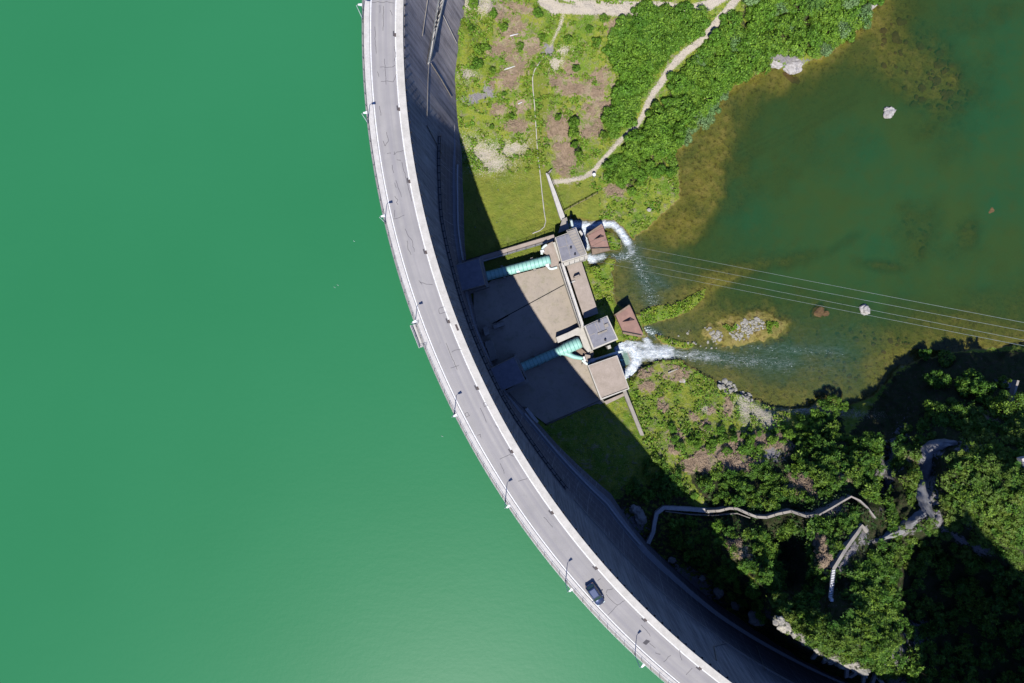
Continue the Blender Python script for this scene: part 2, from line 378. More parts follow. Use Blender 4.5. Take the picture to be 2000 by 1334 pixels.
# ------------------------------------------------------------ dam geometry functions
CX, CY, RD = 1378.77 / 11.0236, 610.68 / 11.0236, 1590.94 / 11.0236
ZC = 42.0
def pol(th, off, z):
    a = R_(th); return Vector((CX + (RD - off) * math.cos(a), CY + (RD - off) * math.sin(a), z))
def th_off(p):
    dx, dy = p[0] - CX, p[1] - CY; return math.degrees(math.atan2(dy, dx)) % 360, RD - math.hypot(dx, dy)
FOOT = [(903, 0, 13), (899, 60, 10), (889, 150, 5), (893, 215, 0), (904, 300, -4), (907, 400, -4), (909, 480, -4), (935, 640, -2), (990, 760, -2), (1060, 830, -2), (1130, 900, -1),
        (1200, 960, 0), (1270, 1060, 0), (1330, 1118, 0), (1400, 1180, 0), (1530, 1262, 0), (1640, 1318, 0)]
ft = sorted(th_off(at(*p)) for p in FOOT)
FT = np.array([f[0] for f in ft]); FO = np.array([f[1] for f in ft])
fh = sorted((th_off(at(*p))[0], p[2]) for p in FOOT); FHT = [f[0] for f in fh]; FHH = [f[1] for f in fh]
GZ = [-12, -4, 2.8, 3.0, 3.01, 8, 18, 30, 40, 42]; GG = [1.12, 1.0, .78, .77, .56, .40, .16, .07, .02, 0]
def foot(th): return float(np.interp(th, FT, FO))
def face(z, th):
    w_ = min(1, max(0, (192 - th) / 10)); lin = (42 - z) / (42 - float(np.interp(th, FHT, FHH)))
    return foot(th) * ((1 - w_) * float(np.interp(z, GZ, GG)) + w_ * lin)
def face_hit(px, py, extra=.1):
    lo = None
    for z in np.arange(41.5, -8, -.1):
        p = at(px, py, z); th, o = th_off(p)
        if o <= face(z, th) + extra: return p
    return at(px, py, 0)

TH0, TH1, DT = 163.0, 256.0, .5
ths = np.arange(TH0, TH1 + .01, DT)
def sweep(prof, name, mat, parent=None, t0=TH0, t1=TH1, smooth=False, dt=DT, closed=True):
    """prof: list of (off,z) or function th-> list; closed cross-section swept along the crest arc"""
    tt = np.arange(t0, t1 + 1e-6, dt); V = []; F = []; UV = []
    n = None
    for th in tt:
        pr = prof(th) if callable(prof) else prof; n = len(pr)
        for o, z in pr: V.append(pol(th, o, z))
    m = n if closed else n - 1
    for i in range(len(tt) - 1):
        for k in range(m):
            a, b = i * n + k, i * n + (k + 1) % n; F.append((a, b, b + n, a + n))
    if closed: F += [tuple(range(n - 1, -1, -1)), tuple(range((len(tt) - 1) * n, len(tt) * n))]
    me = bpy.data.meshes.new(name); me.from_pydata([tuple(v) for v in V], [], F); me.update(); me.materials.append(mat)
    uv = me.uv_layers.new(name='UVMap'); s = RD * R_(dt)
    vi = np.zeros(len(me.loops), np.int32); me.loops.foreach_get('vertex_index', vi)
    Vn = np.array([tuple(v) for v in V]); along = (vi // n) * s; up = Vn[vi, 2]
    if name in ('road',): up = RD - np.hypot(Vn[vi, 0] - CX, Vn[vi, 1] - CY)
    uv.data.foreach_set('uv', np.c_[along, up].ravel().astype(np.float32))
    if smooth: me.polygons.foreach_set('use_smooth', [True] * len(me.polygons))
    return obj(name, me, parent)
def strip_box(o0, o1, z0, z1): return [(o0, z0), (o1, z0), (o1, z1), (o0, z1)]

dam = empty('arch_dam'); tag(dam, 'long curved grey concrete arch dam carrying the road above the powerhouse yard', 'dam')
zlev = [41.3, 38, 34, 30, 24, 18, 13, 8, 5, 3.02, 3.0, 0, -4, -8, -12]
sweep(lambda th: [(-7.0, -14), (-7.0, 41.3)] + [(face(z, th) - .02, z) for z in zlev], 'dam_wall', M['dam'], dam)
sweep(strip_box(-7.3, 0.0, 41.32, 41.85), 'crest_slab', M['concrete'], dam)
sweep(strip_box(-7.3, -6.98, 41.853, 42.10), 'edge_beam', M['concrete'], dam)
sweep(strip_box(-6.975, -6.02, 41.853, 42.06), 'walkway', M['walk'], dam)
sweep(strip_box(-1.27, -.02, 41.853, 42.22), 'parapet', M['beige'], dam)
road = sweep(strip_box(-6.015, -1.275, 41.853, 41.93), 'road', M['asphalt']); tag(road, kind='structure')
def flat_strip(o0, o1, z): return [(o0, z), (o1, z)]
DR = [(772, 68), (781, 213), (801, 354), (835, 492), (877, 628), (936, 757), (1002, 881), (1081, 1000), (1167, 1108), (1264, 1208), (1370, 1303)]
drs = sorted(th_off(at(x, y, 42))[0] for x, y in DR)
mk = sweep(flat_strip(-5.93, -5.74, 41.935), 'edge_line', M['white'], road, closed=False)
segs = [TH0] + drs + [TH1]
def ring_strip(mb, o0, o1, z, t0, t1, n=14):
    vs = []; 
    for i in range(n + 1):
        th = t0 + (t1 - t0) * i / n; vs += [pol(th, o0, z), pol(th, o1, z)]
    mb.add(vs, [(2 * i, 2 * i + 1, 2 * i + 3, 2 * i + 2) for i in range(n)])
mb = MB()
for a, b in zip(segs[:-1], segs[1:]): ring_strip(mb, -1.5, -1.3, 41.935, a + .14, b - .14, 20)
mb.build('edge_line', M['white'], road)
for t_ in drs:
    g = MB(); p = pol(t_, -1.42, 41.95); g.box(p, (.42, .6, .05), R_(t_)); gb = g.build('drain_grate', M['grate'], road)
    b_ = MB(); b_.box(pol(t_ - .1, -1.75, 41.937), (.25, .9, .006), R_(t_)); b_.build('drain_patch', M['crack'], road)
# scuppers below the parapet
for k, t_ in enumerate(np.arange(176, 236, .75)):
    m_ = MB(); m_.box(pol(t_, .12, 41.5), (.28, .22, .3), R_(t_)); m_.build('scupper', M['dark'], dam)
# cracks and patched trenches in the asphalt
cr = MB()
def crack(pts, wd=.07):
    P = [at(x, y, 41.938) for x, y in pts]; Q = []
    for a, b in zip(P[:-1], P[1:]):
        n = max(2, int((b - a).length / .5))
        for i in range(n): Q.append(a.lerp(b, i / n) + Vector((random.uniform(-.09, .09), random.uniform(-.09, .09), 0)) * (i > 0))
    Q.append(P[-1])
    for i in range(len(Q) - 1):
        d = (Q[i + 1] - Q[i]).normalized(); nrm = Vector((-d.y, d.x, 0)) * wd / 2
        cr.add([Q[i] - nrm, Q[i + 1] - nrm * .9, Q[i + 1] + nrm * .9, Q[i] + nrm], [(0, 1, 2, 3)])
for c in [[(726, 5), (738, 3), (745, 5), (755, 3), (770, 6)], [(732, 52), (733, 80), (735, 105)], [(742, 10), (742, 25)], [(749, 12), (748, 60)], [(751, 115), (752, 135), (754, 165)],
          [(742, 131), (755, 132), (766, 131), (772, 127)], [(744, 159), (756, 158), (768, 160), (774, 145)], [(741, 207), (744, 226)], [(755, 258), (759, 275), (752, 285), (748, 275)],
          [(756, 300), (764, 299)], [(769, 302), (775, 297), (788, 294)], [(770, 296), (772, 303)], [(766, 322), (769, 338)], [(785, 317), (793, 350), (800, 375), (804, 393)], [(775, 312), (783, 313)],
          [(773, 352), (780, 372), (784, 385)], [(771, 357), (774, 367)], [(771, 383), (777, 390), (774, 395), (777, 400)], [(771, 410), (771, 425)], [(768, 428), (780, 425), (790, 420)],
          [(791, 447), (798, 462), (805, 470), (809, 492)], [(795, 470), (797, 487), (803, 498)], [(857, 606), (858, 602), (868, 599)], [(857, 606), (859, 613), (872, 609)],
          [(871, 670), (893, 722)], [(882, 688), (888, 684), (901, 683)], [(880, 719), (896, 714)], [(938, 797), (950, 825)], [(976, 897), (995, 888), (1003, 892)], [(977, 905), (985, 925)],
          [(944, 787), (950, 786), (952, 792), (946, 794), (944, 787)], [(967, 831), (974, 838)], [(908, 808), (914, 806), (917, 812), (911, 815), (908, 808)], [(932, 850), (938, 848), (940, 856)],
          [(1167, 1135), (1174, 1130)], [(1184, 1158), (1186, 1152), (1197, 1150)], [(1184, 1160), (1200, 1178), (1206, 1181)], [(1188, 1201), (1206, 1182), (1220, 1173)], [(1270, 1243), (1266, 1236), (1252, 1220)],
          [(1262, 1249), (1280, 1266)], [(1280, 1275), (1290, 1278), (1286, 1277)], [(1296, 1293), (1310, 1280)], [(1324, 1255), (1332, 1290)], [(1340, 1318), (1352, 1305)],
          [(737, 140), (740, 150)], [(762, 20), (766, 30)], [(770, 90), (773, 110), (770, 120)], [(818, 548), (824, 556)], [(895, 590), (870, 560)][:0] or [(820, 552), (845, 556)], [(1012, 940), (1030, 935)], [(1062, 1010), (1080, 1030)]]:
    crack(c)
cr.build('crack_sealant', M['crack'], road)
pt = MB(); pt.add([at(1255, 1256, 41.94), at(1262, 1249, 41.94), at(1270, 1252, 41.94), at(1262, 1260, 41.94)], [(3, 2, 1, 0)]); pt.build('asphalt_patch', M['crack'], road)

# viewing platform on the lake side
plat = [(800.5, 636), (816, 630.5), (833, 675), (818, 680)]
mb = MB(); mb.prism([at(x, y, 42.02) for x, y in plat], 41.2); mb.build('viewing_platform', M['walk'], dam)
mb = MB(); inner = [(802.5, 637), (805, 636), (820, 677), (818.5, 679)]
mb.prism([at(x, y, 42.35) for x, y in inner], 42.0); mb.build('platform_kerb', M['beige'], dam)
mb = MB()
pr = [at(x, y, 43.0) for x, y in [(816, 631), (802, 636.5), (818.5, 679), (832, 674.5)]]
for a, b in zip(pr[:-1], pr[1:]):
    for dz in (0, -.45): mb.tube([a + Vector((0, 0, dz)), b + Vector((0, 0, dz))], .035, 6)
    n = max(2, int((b - a).length / 1.6))
    for i in range(n + 1): q = a.lerp(b, i / n); mb.tube([q, q - Vector((0, 0, 1.1))], .035, 6)
mb.build('platform_railing', M['steel'], dam)
mb = MB(); mb.prism([at(x, y, 42.028) for x, y in [(818, 660), (825, 657), (829, 668), (822, 671)]], 42.0); mb.build('platform_hatch', M['beige'], dam)
# parapet grate
mb = MB(); mb.prism([at(x, y, 42.235) for x, y in [(888, 634), (892, 633), (897, 645), (893, 646)]], 42.15); mb.build('parapet_vent', M['grate'], dam)

# upstream railing: rails + posts
ra = empty('railing', pol(205, -7.14, 42.1)); tag(ra, 'low steel railing along the lake side edge of the dam crest', 'railing')
def rail_tube(off, z, r, name, t0=TH0, t1=TH1):
    mb = MB(); mb.tube([pol(t, off, z) for t in np.arange(t0, t1 + .01, .5)], r, 6); return part(mb, name, M['steel'], ra)
rail_tube(-7.14, 43.15, .03, 'rail'); rail_tube(-7.14, 42.6, .02, 'rail')
for t_ in np.arange(170, 242, .8):
    mb = MB(); mb.tube([pol(t_, -7.14, 42.08), pol(t_, -7.14, 43.15)], .035, 6); part(mb, 'post', M['dark'], ra)

# catwalk along the downstream face
def catwalk(t0, t1, z, wd, name, nrun, rails=True):
    cw = MB(); 
    prof = lambda th: [(face(z, th) - .05, z), (face(z, th) + wd, z), (face(z, th) + wd, z - .18), (face(z, th) - .05, z - .18)]
    o = sweep(prof, name, M['concrete'], dam, t0, t1)
    if rails:
        mb = MB()
        for dz in (.5, 1.0): mb.tube([pol(t, face(z, t) + wd - .06, z + dz) for t in np.arange(t0, t1, .5)], .05, 5)
        mb.tube([pol(t, face(z, t) + .12, z + .06) for t in np.arange(t0, t1, .5)], .08, 5)
        for t in np.arange(t0, t1, .62):
            mb.tube([pol(t, face(z, t) + wd - .06, z), pol(t, face(z, t) + wd - .06, z + 1)], .05, 5)
            mb.box(pol(t, face(z, t) + wd / 2, z + .03), (wd, .16, .05), R_(t))
        mb.build('catwalk_railing', M['dark'], o)
    return o
tc0, tc1 = th_off(face_hit(830, 235))[0], th_off(face_hit(1108, 972))[0]
catwalk(tc0, tc1, 17.0, .75, 'catwalk', 0)
tl1 = th_off(at(1500, 1222, 17))[0]
sweep(lambda th: [(face(17.3, th) - .05, 17.3), (face(17.3, th) + .3, 17.3), (face(17, th) + .3, 17.0), (face(17, th) - .05, 17.0)], 'gallery_ledge', M['concrete'], dam, tc1 + 1, tl1 + 6)
# inspection lines (pipes) and stairs on the face
def face_line(pts, r, name, mat=M['concrete'], extra=.15):
    P = []
    for (a, b), (c, d) in zip(pts[:-1], pts[1:]):
        for i in range(8): P.append(face_hit(a + (c - a) * i / 8, b + (d - b) * i / 8, extra))
    P.append(face_hit(*pts[-1], extra)); mb = MB(); mb.tube(P, r, 6); return mb.build(name, mat, dam)
face_line([(836, -6), (825, 70)], .09, 'face_pipe', M['concrete'])
face_line([(842, 124), (862, 155), (882, 190)], .10, 'face_pipe', M['concrete'])
face_line([(838, 125), (836, 150), (834, 230)], .05, 'face_pipe', M['concrete'])
face_line([(860, 18), (892, 84)], .09, 'face_pipe', M['walk'])
face_line([(834, 245), (850, 275), (864, 300)], .10, 'face_pipe', M['concrete'])
sweep(lambda th: [(face(3.02, th) + .9, 3.0), (face(3.02, th) + 1.25, 3.0), (face(3.02, th) + 1.25, 3.35), (face(3.02, th) + .9, 3.35)], 'ledge_coping', M['walk'], dam, 186, th_off(at(897, 512, 3))[0])
sweep(lambda th: [(face(3.02, th) + .6, 3.0), (face(3.02, th) + .95, 3.0), (face(3.02, th) + .95, 3.3), (face(3.02, th) + .6, 3.3)], 'ledge_coping', M['walk'], dam, th_off(at(1038, 800, 3))[0], th_off(at(1262, 1060, 3))[0])
face_line([(1420, 1255), (1395, 1262), (1400, 1290)], .1, 'face_pipe', M['concrete'])
face_line([(1478, 1262), (1495, 1310)], .1, 'face_pipe', M['concrete'])
mb = MB(); ns = 44; pa, pb = (864, -12), (838, 122)
for i in range(ns):
    f = i / (ns - 1); hx, hy = pa[0] + (pb[0] - pa[0]) * f, pa[1] + (pb[1] - pa[1]) * f
    wl = 8 * (1 - f) + 2.0; a = face_hit(hx - wl / 2, hy, .55); b = face_hit(hx + wl / 2, hy, .55); c = (a + b) / 2
    mb.box(c, ((b - a).length, .22, .5), math.atan2((b - a).y, (b - a).x))
st = mb.build('face_stair', M['walk'], dam)
mb = MB()
for s_ in (-1, 1):
    mb.tube([face_hit(pa[0] + (pb[0] - pa[0]) * f + s_ * (4.6 * (1 - f) + 1.2), pa[1] + (pb[1] - pa[1]) * f, 1.2) for f in np.linspace(0, 1, 12)], .1, 6)
mb.build('stair_handrail', M['steel'], st)

# ------------------------------------------------------------ lamps
LP = [(707.5, 37), (718.5, 240), (752, 434), (815, 631), (891, 807), (991, 977), (1106, 1135.5), (1241.5, 1277), (1385, 1400)]
lab = ['topmost lamp post in view, at the upper end of the dam railing', 'lamp post on the dam railing just below the topmost one in view',
       'lamp post on the dam railing level with the green lawn above the penstocks', 'lamp post standing beside the small viewing platform on the dam crest',
       'lamp post on the dam crest level with the lower penstock intake block', 'lamp post on the dam crest midway between the viewing platform and the dark car',
       'lamp post on the dam crest just behind the dark blue car', 'lamp post on the dam crest just ahead of the dark blue car', 'lowest lamp post on the dam crest beyond the dark blue car']
def lamp(base, th, label):
    e = empty('street_lamp', base, R_(th) + math.pi); tag(e, label, 'lamp post', 'lamp posts along the dam crest')   # +x = towards the road
    mb = MB(); mb.tube([(0, 0, 0), (0, 0, 2.6), (0, 0, 5.1)], [.085, .07, .05], 8); mb.build('pole', M['pale'], e)
    mb = MB(); mb.tube([(0, 0, 0), (0, 0, .35)], .13, 8); mb.build('pole_base', M['dark'], e)
    mb = MB(); mb.tube([(0, 0, 5.08), (.18, 0, 5.25), (.42, 0, 5.3)], .04, 6); mb.build('arm', M['steel'], e)
    mb = MB(); mb.frustum([(.3, -.13, 5.42), (1.0, -.24, 5.42), (1.0, .24, 5.42), (.3, .13, 5.42)], [(.34, -.1, 5.26), (.96, -.2, 5.26), (.96, .2, 5.26), (.34, .1, 5.26)])
    hd = mb.build('lamp_head', M['white'], e)
    mb = MB(); mb.box((.68, 0, 5.24), (.5, .26, .04)); mb.build('lens', M['pale'], hd)
for (x, y), l_ in zip(LP, lab):
    p = at(x, y, 42.1); th, o = th_off(p); lamp(pol(th, -7.2, 42.1), th, l_)

# ------------------------------------------------------------ car
def car():
    a, b = at(1151, 1143.5, 42.7), at(1174, 1178.5, 42.7); c = (a + b) / 2; ang = math.atan2(b.y - a.y, b.x - a.x)
    e = empty('car', (c.x, c.y, 41.93), ang); tag(e, 'small dark blue car driving along the dam road', 'car')
    # body: stations along x (rear -> front): half width, belt height
    L = [(-2.08, .55, .62, .42), (-2.0, .78, .86, .3), (-1.7, .86, .93, .22), (-1.1, .89, .95, .2), (0, .90, .95, .2), (1.0, .89, .93, .2), (1.6, .85, .83, .22), (1.95, .74, .72, .3), (2.1, .5, .6, .4)]
    V = []; F = []; n = 10
    for x, hw, top, bot in L:
        pr = [(-hw * .9, bot), (-hw, bot + .15), (-hw, (top + bot) / 2), (-hw * .96, top - .1), (-hw * .8, top), (hw * .8, top), (hw * .96, top - .1), (hw, (top + bot) / 2), (hw, bot + .15), (hw * .9, bot)]
        V += [(x, y, z) for y, z in pr]
    for i in range(len(L) - 1):
        for k in range(n): a_, b_ = i * n + k, i * n + (k + 1) % n; F.append((a_, b_, b_ + n, a_ + n))
    F += [tuple(range(n)), tuple(range(len(L) * n - 1, (len(L) - 1) * n - 1, -1))]
    m_ = MB(); m_.add(V, [f[::-1] for f in F]); body = m_.build('body', M['paint'], e, True)
    # cabin: glass house and roof
    m_ = MB(); m_.frustum([(-1.25, -.6, 1.42), (.35, -.6, 1.42), (.35, .6, 1.42), (-1.25, .6, 1.42)], [(-1.9, -.8, .9), (1.05, -.8, .9), (1.05, .8, .9), (-1.9, .8, .9)])
    m_.build('windows', M['glass'], e)
    m_ = MB(); m_.frustum([(-1.2, -.5, 1.5), (.2, -.5, 1.5), (.2, .5, 1.5), (-1.2, .5, 1.5)], [(-1.4, -.66, 1.4), (.42, -.66, 1.4), (.42, .66, 1.4), (-1.4, .66, 1.4)])
    m_.build('roof', M['paint'], e)
    m_ = MB()
    for s in (-1, 1):
        m_.tube([(.4, .64 * s, 1.41), (1.08, .8 * s, .92)], .045, 6); m_.tube([(-1.35, .64 * s, 1.41), (-1.9, .8 * s, .92)], .06, 6); m_.tube([(-.4, .63 * s, 1.43), (-.4, .81 * s, .92)], .05, 6)
    m_.build('pillars', M['paint'], e)
    for s in (-1, 1):
        m_ = MB(); m_.box((.75, s * .98, .98), (.16, .2, .13)); m_.build('mirror', M['paint'], e)
        m_ = MB(); m_.box((1.93, s * .55, .66), (.2, .3, .12)); m_.build('headlight', M['pale'], e)
        m_ = MB(); m_.box((-2.0, s * .62, .78), (.12, .22, .14)); m_.build('tail_light', M['rust'], e)
        for x in (-1.3, 1.3):
            m_ = MB(); m_.tube([(x, s * .7, .32), (x, s * .9, .32)], .32, 16); wh = m_.build('wheel', M['tire'], e)
            m_ = MB(); m_.tube([(x, s * .9, .32), (x, s * .91, .32)], .19, 10); m_.build('rim', M['steel'], wh)
    m_ = MB(); m_.box((.95, .2, .99), (.03, .5, .02)); m_.box((.95, -.4, .99), (.03, .5, .02)); m_.build('wiper', M['black'], e)
car()

# ------------------------------------------------------------ reservoir
V = []; F = []
rr = [RD + 7.0, RD + 12, RD + 25, RD + 60, RD + 140, RD + 320, RD + 700]; tt = np.arange(140, 275, 1.0)
for t_ in tt:
    for r in rr: V.append((CX + r * math.cos(R_(t_)), CY + r * math.sin(R_(t_)), 38.6))
n = len(rr)
for i in range(len(tt) - 1):
    for k in range(n - 1): F.append((i * n + k, i * n + k + 1, (i + 1) * n + k + 1, (i + 1) * n + k))
rw = obj('reservoir_water', smesh('reservoir_water', V, [f[::-1] for f in F], M['reservoir'])); tag(rw, kind='structure')

# ------------------------------------------------------------ terrain
WL = -6.0
LAKE = [(2700, -500), (1790, -500), (1740, -40), (1708, 4), (1697, 40), (1662, 66), (1640, 85), (1622, 103), (1592, 118), (1570, 130), (1540, 140), (1510, 126), (1480, 145), (1450, 160), (1410, 185), (1396, 215), (1368, 233),
        (1345, 262), (1318, 300), (1325, 340), (1328, 390), (1312, 404), (1275, 435), (1243, 462), (1236, 478), (1225, 500), (1204, 505), (1198, 540), (1200, 590), (1212, 600), (1235, 612), (1256, 618), (1262, 655),
        (1225, 664), (1203, 680), (1218, 742), (1240, 728), (1262, 712), (1300, 701), (1330, 705), (1350, 720), (1380, 737), (1415, 750), (1440, 766), (1465, 775), (1500, 792), (1560, 800), (1610, 778), (1650, 800), (1700, 775), (1760, 718), (1800, 702), (1850, 690), (1910, 682), (2000, 672), (2150, 640), (2700, 540)]
CH1 = [(1112, 425), (1136, 427), (1160, 432), (1180, 429), (1200, 430), (1216, 444), (1232, 462), (1246, 482), (1250, 505), (1205, 508), (1190, 500), (1175, 515), (1150, 516), (1143, 490), (1130, 455), (1112, 440)]
ISLET = [(1182, 453), (1198, 455), (1212, 470), (1212, 484), (1192, 488), (1180, 462)]
IS1 = [(1250, 610), (1275, 600), (1300, 596), (1330, 590), (1345, 580), (1362, 572), (1378, 563), (1374, 580), (1350, 605), (1320, 618), (1290, 626), (1258, 636)]
IS3 = [(1282, 655), (1305, 660), (1330, 668), (1362, 672), (1345, 680), (1310, 676), (1290, 670)]
BAR = [(1385, 652), (1410, 640), (1435, 626), (1470, 618), (1500, 618), (1522, 632), (1520, 648), (1490, 660), (1450, 668), (1405, 668)]
CTRL = [(930, 450, -4), (1000, 400, -4), (1060, 440, -4.3), (1000, 300, -3.6), (920, 300, -4), (950, 200, -1), (950, 100, 5), (950, 0, 10), (905, 60, 10), (905, 0, 12), (900, 140, 5.5), (905, 215, 0), (1100, 300, -3.6), (1150, 400, -4.5), (1250, 400, -5), (1300, 370, -5.2), (1200, 200, -2.5),
        (1250, 300, -4), (1100, 150, -1), (1100, 30, 4), (1300, 50, 1), (1450, 0, 1), (1400, 130, -3), (1550, 80, -3.5), (1650, 30, -4.5), (1700, -150, -2), (1200, -150, 10), (950, -150, 14), (1000, -400, 30), (1400, -400, 20), (1750, -450, 0),
        (1000, 500, -3), (1050, 490, -3), (1000, 620, -3), (1100, 620, -3), (1160, 560, -4.6), (1190, 520, -4.8), (1100, 750, -3), (1150, 800, -1.5), (1090, 870, -.5), (1180, 850, -1), (1240, 770, -3.5), (1240, 830, -2), (1300, 780, -3.5), (1400, 800, -3.5),
        (1350, 870, -.5), (1266, 880, 0), (1310, 920, .5), (1350, 965, 3), (1380, 1000, 4), (1250, 960, .5), (1280, 1040, 0), (1330, 1080, 0), (1400, 1150, 0), (1460, 1190, 0), (1400, 1040, 8), (1430, 1090, 13), (1470, 1140, 16.5), (1500, 1190, 20), (1522, 1212, 22), (1600, 1266, 24), (1690, 1308, 24),
        (1500, 1236, 0), (1542, 1264, 1), (1590, 1296, 1), (1640, 1320, 1), (1690, 1342, 2), (1700, 1350, 2), (1500, 950, 5), (1600, 900, 7), (1500, 870, 1), (1600, 830, -2), (1450, 830, -3), (1550, 1000, 10), (1530, 1085, 3), (1548, 1135, 7), (1550, 1190, 20), (1545, 1225, 23), (1580, 1250, 24.5), (1640, 1284, 25), (1475, 1060, 12), (1490, 1120, 16.5), (1605, 1050, 16), (1625, 1150, 21), (1650, 1000, 13), (1600, 1100, 19), (1700, 1150, 22), (1740, 1250, 23), (1745, 1320, 20),
        (1780, 1200, 6), (1770, 1100, 9), (1850, 1200, 5), (1950, 1320, 8), (1950, 1150, 8), (1850, 1075, 8), (1730, 1040, 12), (1690, 1000, 15), (1690, 900, 8), (1700, 960, 13), (1790, 1000, 15), (1812, 920, 9), (1780, 870, 16), (1728, 880, 3), (1722, 950, 4), (1765, 930, 15), (1840, 930, 22), (1820, 1025, 20), (1850, 850, 22), (1950, 850, 24), (2000, 1000, 27),
        (1900, 1000, 24), (1900, 920, 24), (1960, 1080, 22), (1740, 820, 14), (1700, 800, -4), (1680, 850, 8), (1850, 715, -4.5), (1950, 700, -4.5), (1850, 765, 18), (1950, 770, 24), (1880, 742, 12), (1790, 755, 9), (1960, 738, 12), (2200, 745, 30), (2200, 690, -4), (2300, 900, 30), (2300, 1200, 30), (2300, 1700, 40), (1900, 1700, 20), (1500, 1800, 10), (1200, 1800, 5), (2600, 400, -12), (2600, 1800, 60)]
cp = np.array(CTRL, float); D0 = np.hypot(cp[:, None, 0] - cp[None, :, 0], cp[:, None, 1] - cp[None, :, 1])
wts = np.linalg.solve(D0 + np.eye(len(cp)) * -1e-3, cp[:, 2] - cp[:, 2].mean())
def base_h(X, Y):
    h = np.full(X.shape, cp[:, 2].mean())
    for (x, y, _), w_ in zip(cp, wts): h = h + w_ * np.hypot(X - x, Y - y)
    return h
YARD = [(925, 565), (945, 560), (960, 548), (1075, 519), (1097, 512), (1141, 640), (1160, 690), (1152, 714), (1177, 779), (1066, 828), (1030, 800), (985, 770), (950, 720), (925, 640)]
TRAIL = [(1470, -40), (1445, -10), (1425, 15), (1400, 45), (1370, 80), (1345, 97), (1322, 118), (1303, 142), (1290, 165), (1276, 182), (1266, 200), (1256, 225), (1245, 242), (1230, 256), (1205, 282), (1190, 298), (1172, 318), (1158, 336), (1140, 346), (1110, 353), (1083, 355)]
TOPROAD = [(1060, 2), (1080, 14), (1110, 18), (1160, 19), (1220, 21), (1270, 20), (1310, 16), (1350, 18), (1385, 10), (1420, -12), (1480, -60)]
TOPROAD2 = [(1090, -10), (1130, 6), (1200, 8), (1270, 8), (1310, 10)]
GULLY = [(1100, 30), (1092, 55), (1082, 75), (1076, 90)]
def fields(X, Y):
    nz = fbm(X, Y, 22, 3) - .5; nz2 = fbm(X, Y, 7, 9, 3) - .5
    lake = sdf(X, Y, LAKE) + nz * 12 + nz2 * 6
    ch = sdf(X, Y, CH1) + nz2 * 4
    wat = np.maximum(lake, ch)
    for isl, a in ((ISLET, 3), (IS1, 5), (IS3, 5)): wat = np.minimum(wat, -(sdf(X, Y, isl) + nz * a + nz2 * a))
    bar = sdf(X, Y, BAR) + nz * 26 + nz2 * 18
    land = -wat
    h = base_h(X, Y)
    h = h + (fbm(X, Y, 60, 20) - .5) * np.clip((h + 4) * .22, 0, 4.0) + (fbm(X, Y, 14, 31) - .5) * (.5 + np.clip((h - 4) * .12, 0, 1.8))
    h = np.where(land > 0, np.minimum(h, WL + .35 + np.maximum(land, 0) * .13 + .6 * (fbm(X, Y, 12, 5) - .3)), h)
    h = np.maximum(h, np.where(land > 0, WL + .12 + np.minimum(land, 12) * .03, -50))
    # bed depth
    dd = np.maximum(wat, 0); dep = 4.2 * (1 - np.exp(-dd / 125.))
    sh = np.zeros(X.shape)
    for e in SHALLOW: sh = np.maximum(sh, sstep(-.45, .95, .12 + ell(X, Y, *e[:5]) + .15 + (fbm(X, Y, 45, 50) - .5) * 1.3 + nz2 * .35) * e[5])
    dep = dep * (1 - sh) + .12 * sh * np.minimum(dd / 6, 1)
    dep = np.minimum(dep + (fbm(X, Y, 30, 60) - .5) * 1.3 * np.clip(dep / 2, 0, 1) , 4.5)
    bh = sstep(-28, 10, bar) * 1.0
    dep = np.where(bar > -28, dep * (1 - bh) + (-.35 + .25 * nz2) * bh, dep)
    dep = np.where(wat > 0, np.maximum(dep, -.5), 0)
    hh = np.where(wat > 0, WL - dep, h)
    # below built areas
    yd = sdf(X, Y, YARD); hh = np.where(yd > -3, np.minimum(hh, -2.6), hh)
    return hh, wat, dep, bar
SHALLOW = [(1405, 280, 70, 44, -60, .92), (1378, 350, 80, 42, -75, .97), (1325, 450, 95, 42, -40, .92), (1455, 230, 90, 22, -70, .55), (1440, 330, 60, 26, -30, .55), (1480, 370, 90, 30, -25, .42), (1555, 290, 60, 24, -25, .35), (1500, 150, 60, 18, -10, .75),
           (1520, 165, 20, 30, 40, .85), (1740, 60, 55, 60, 20, .7), (1790, 130, 115, 80, 25, .82), (1410, 552, 60, 10, -25, .95), (1850, 200, 60, 70, 50, .68), (1730, 120, 40, 60, 0, .7), (1870, 45, 60, 30, 0, .45), (1960, 20, 50, 25, 0, .5), (1860, 270, 40, 50, 60, .38), (1790, 460, 45, 55, 10, .6), (1890, 460, 24, 50, 15, .6), (1850, 490, 60, 20, 0, .5),
           (1730, 520, 55, 12, 8, .62), (1560, 505, 50, 16, -15, .62), (1640, 480, 40, 10, -30, .5), (1630, 300, 60, 30, -20, .25), (1430, 535, 110, 22, -18, .7), (1380, 560, 60, 14, -20, .9), (1290, 520, 80, 50, 10, .55), (1235, 560, 50, 60, 0, .75), (1300, 580, 90, 20, -15, .75), (1450, 640, 140, 50, 0, .9),
           (1340, 655, 90, 22, 0, .92), (1560, 640, 70, 60, 20, .7), (1640, 620, 80, 40, 0, .6), (1700, 660, 120, 50, 0, .72), (1620, 720, 120, 60, -10, .68), (1400, 725, 90, 22, 20, .9), (1500, 765, 110, 26, 10, .8), (1750, 700, 120, 40, -15, .85), (1850, 640, 130, 45, 5, .55), (1600, 610, 18, 16, 0, .9), (1945, 590, 80, 30, 0, .35), (1450, 690, 200, 40, 5, .45)]
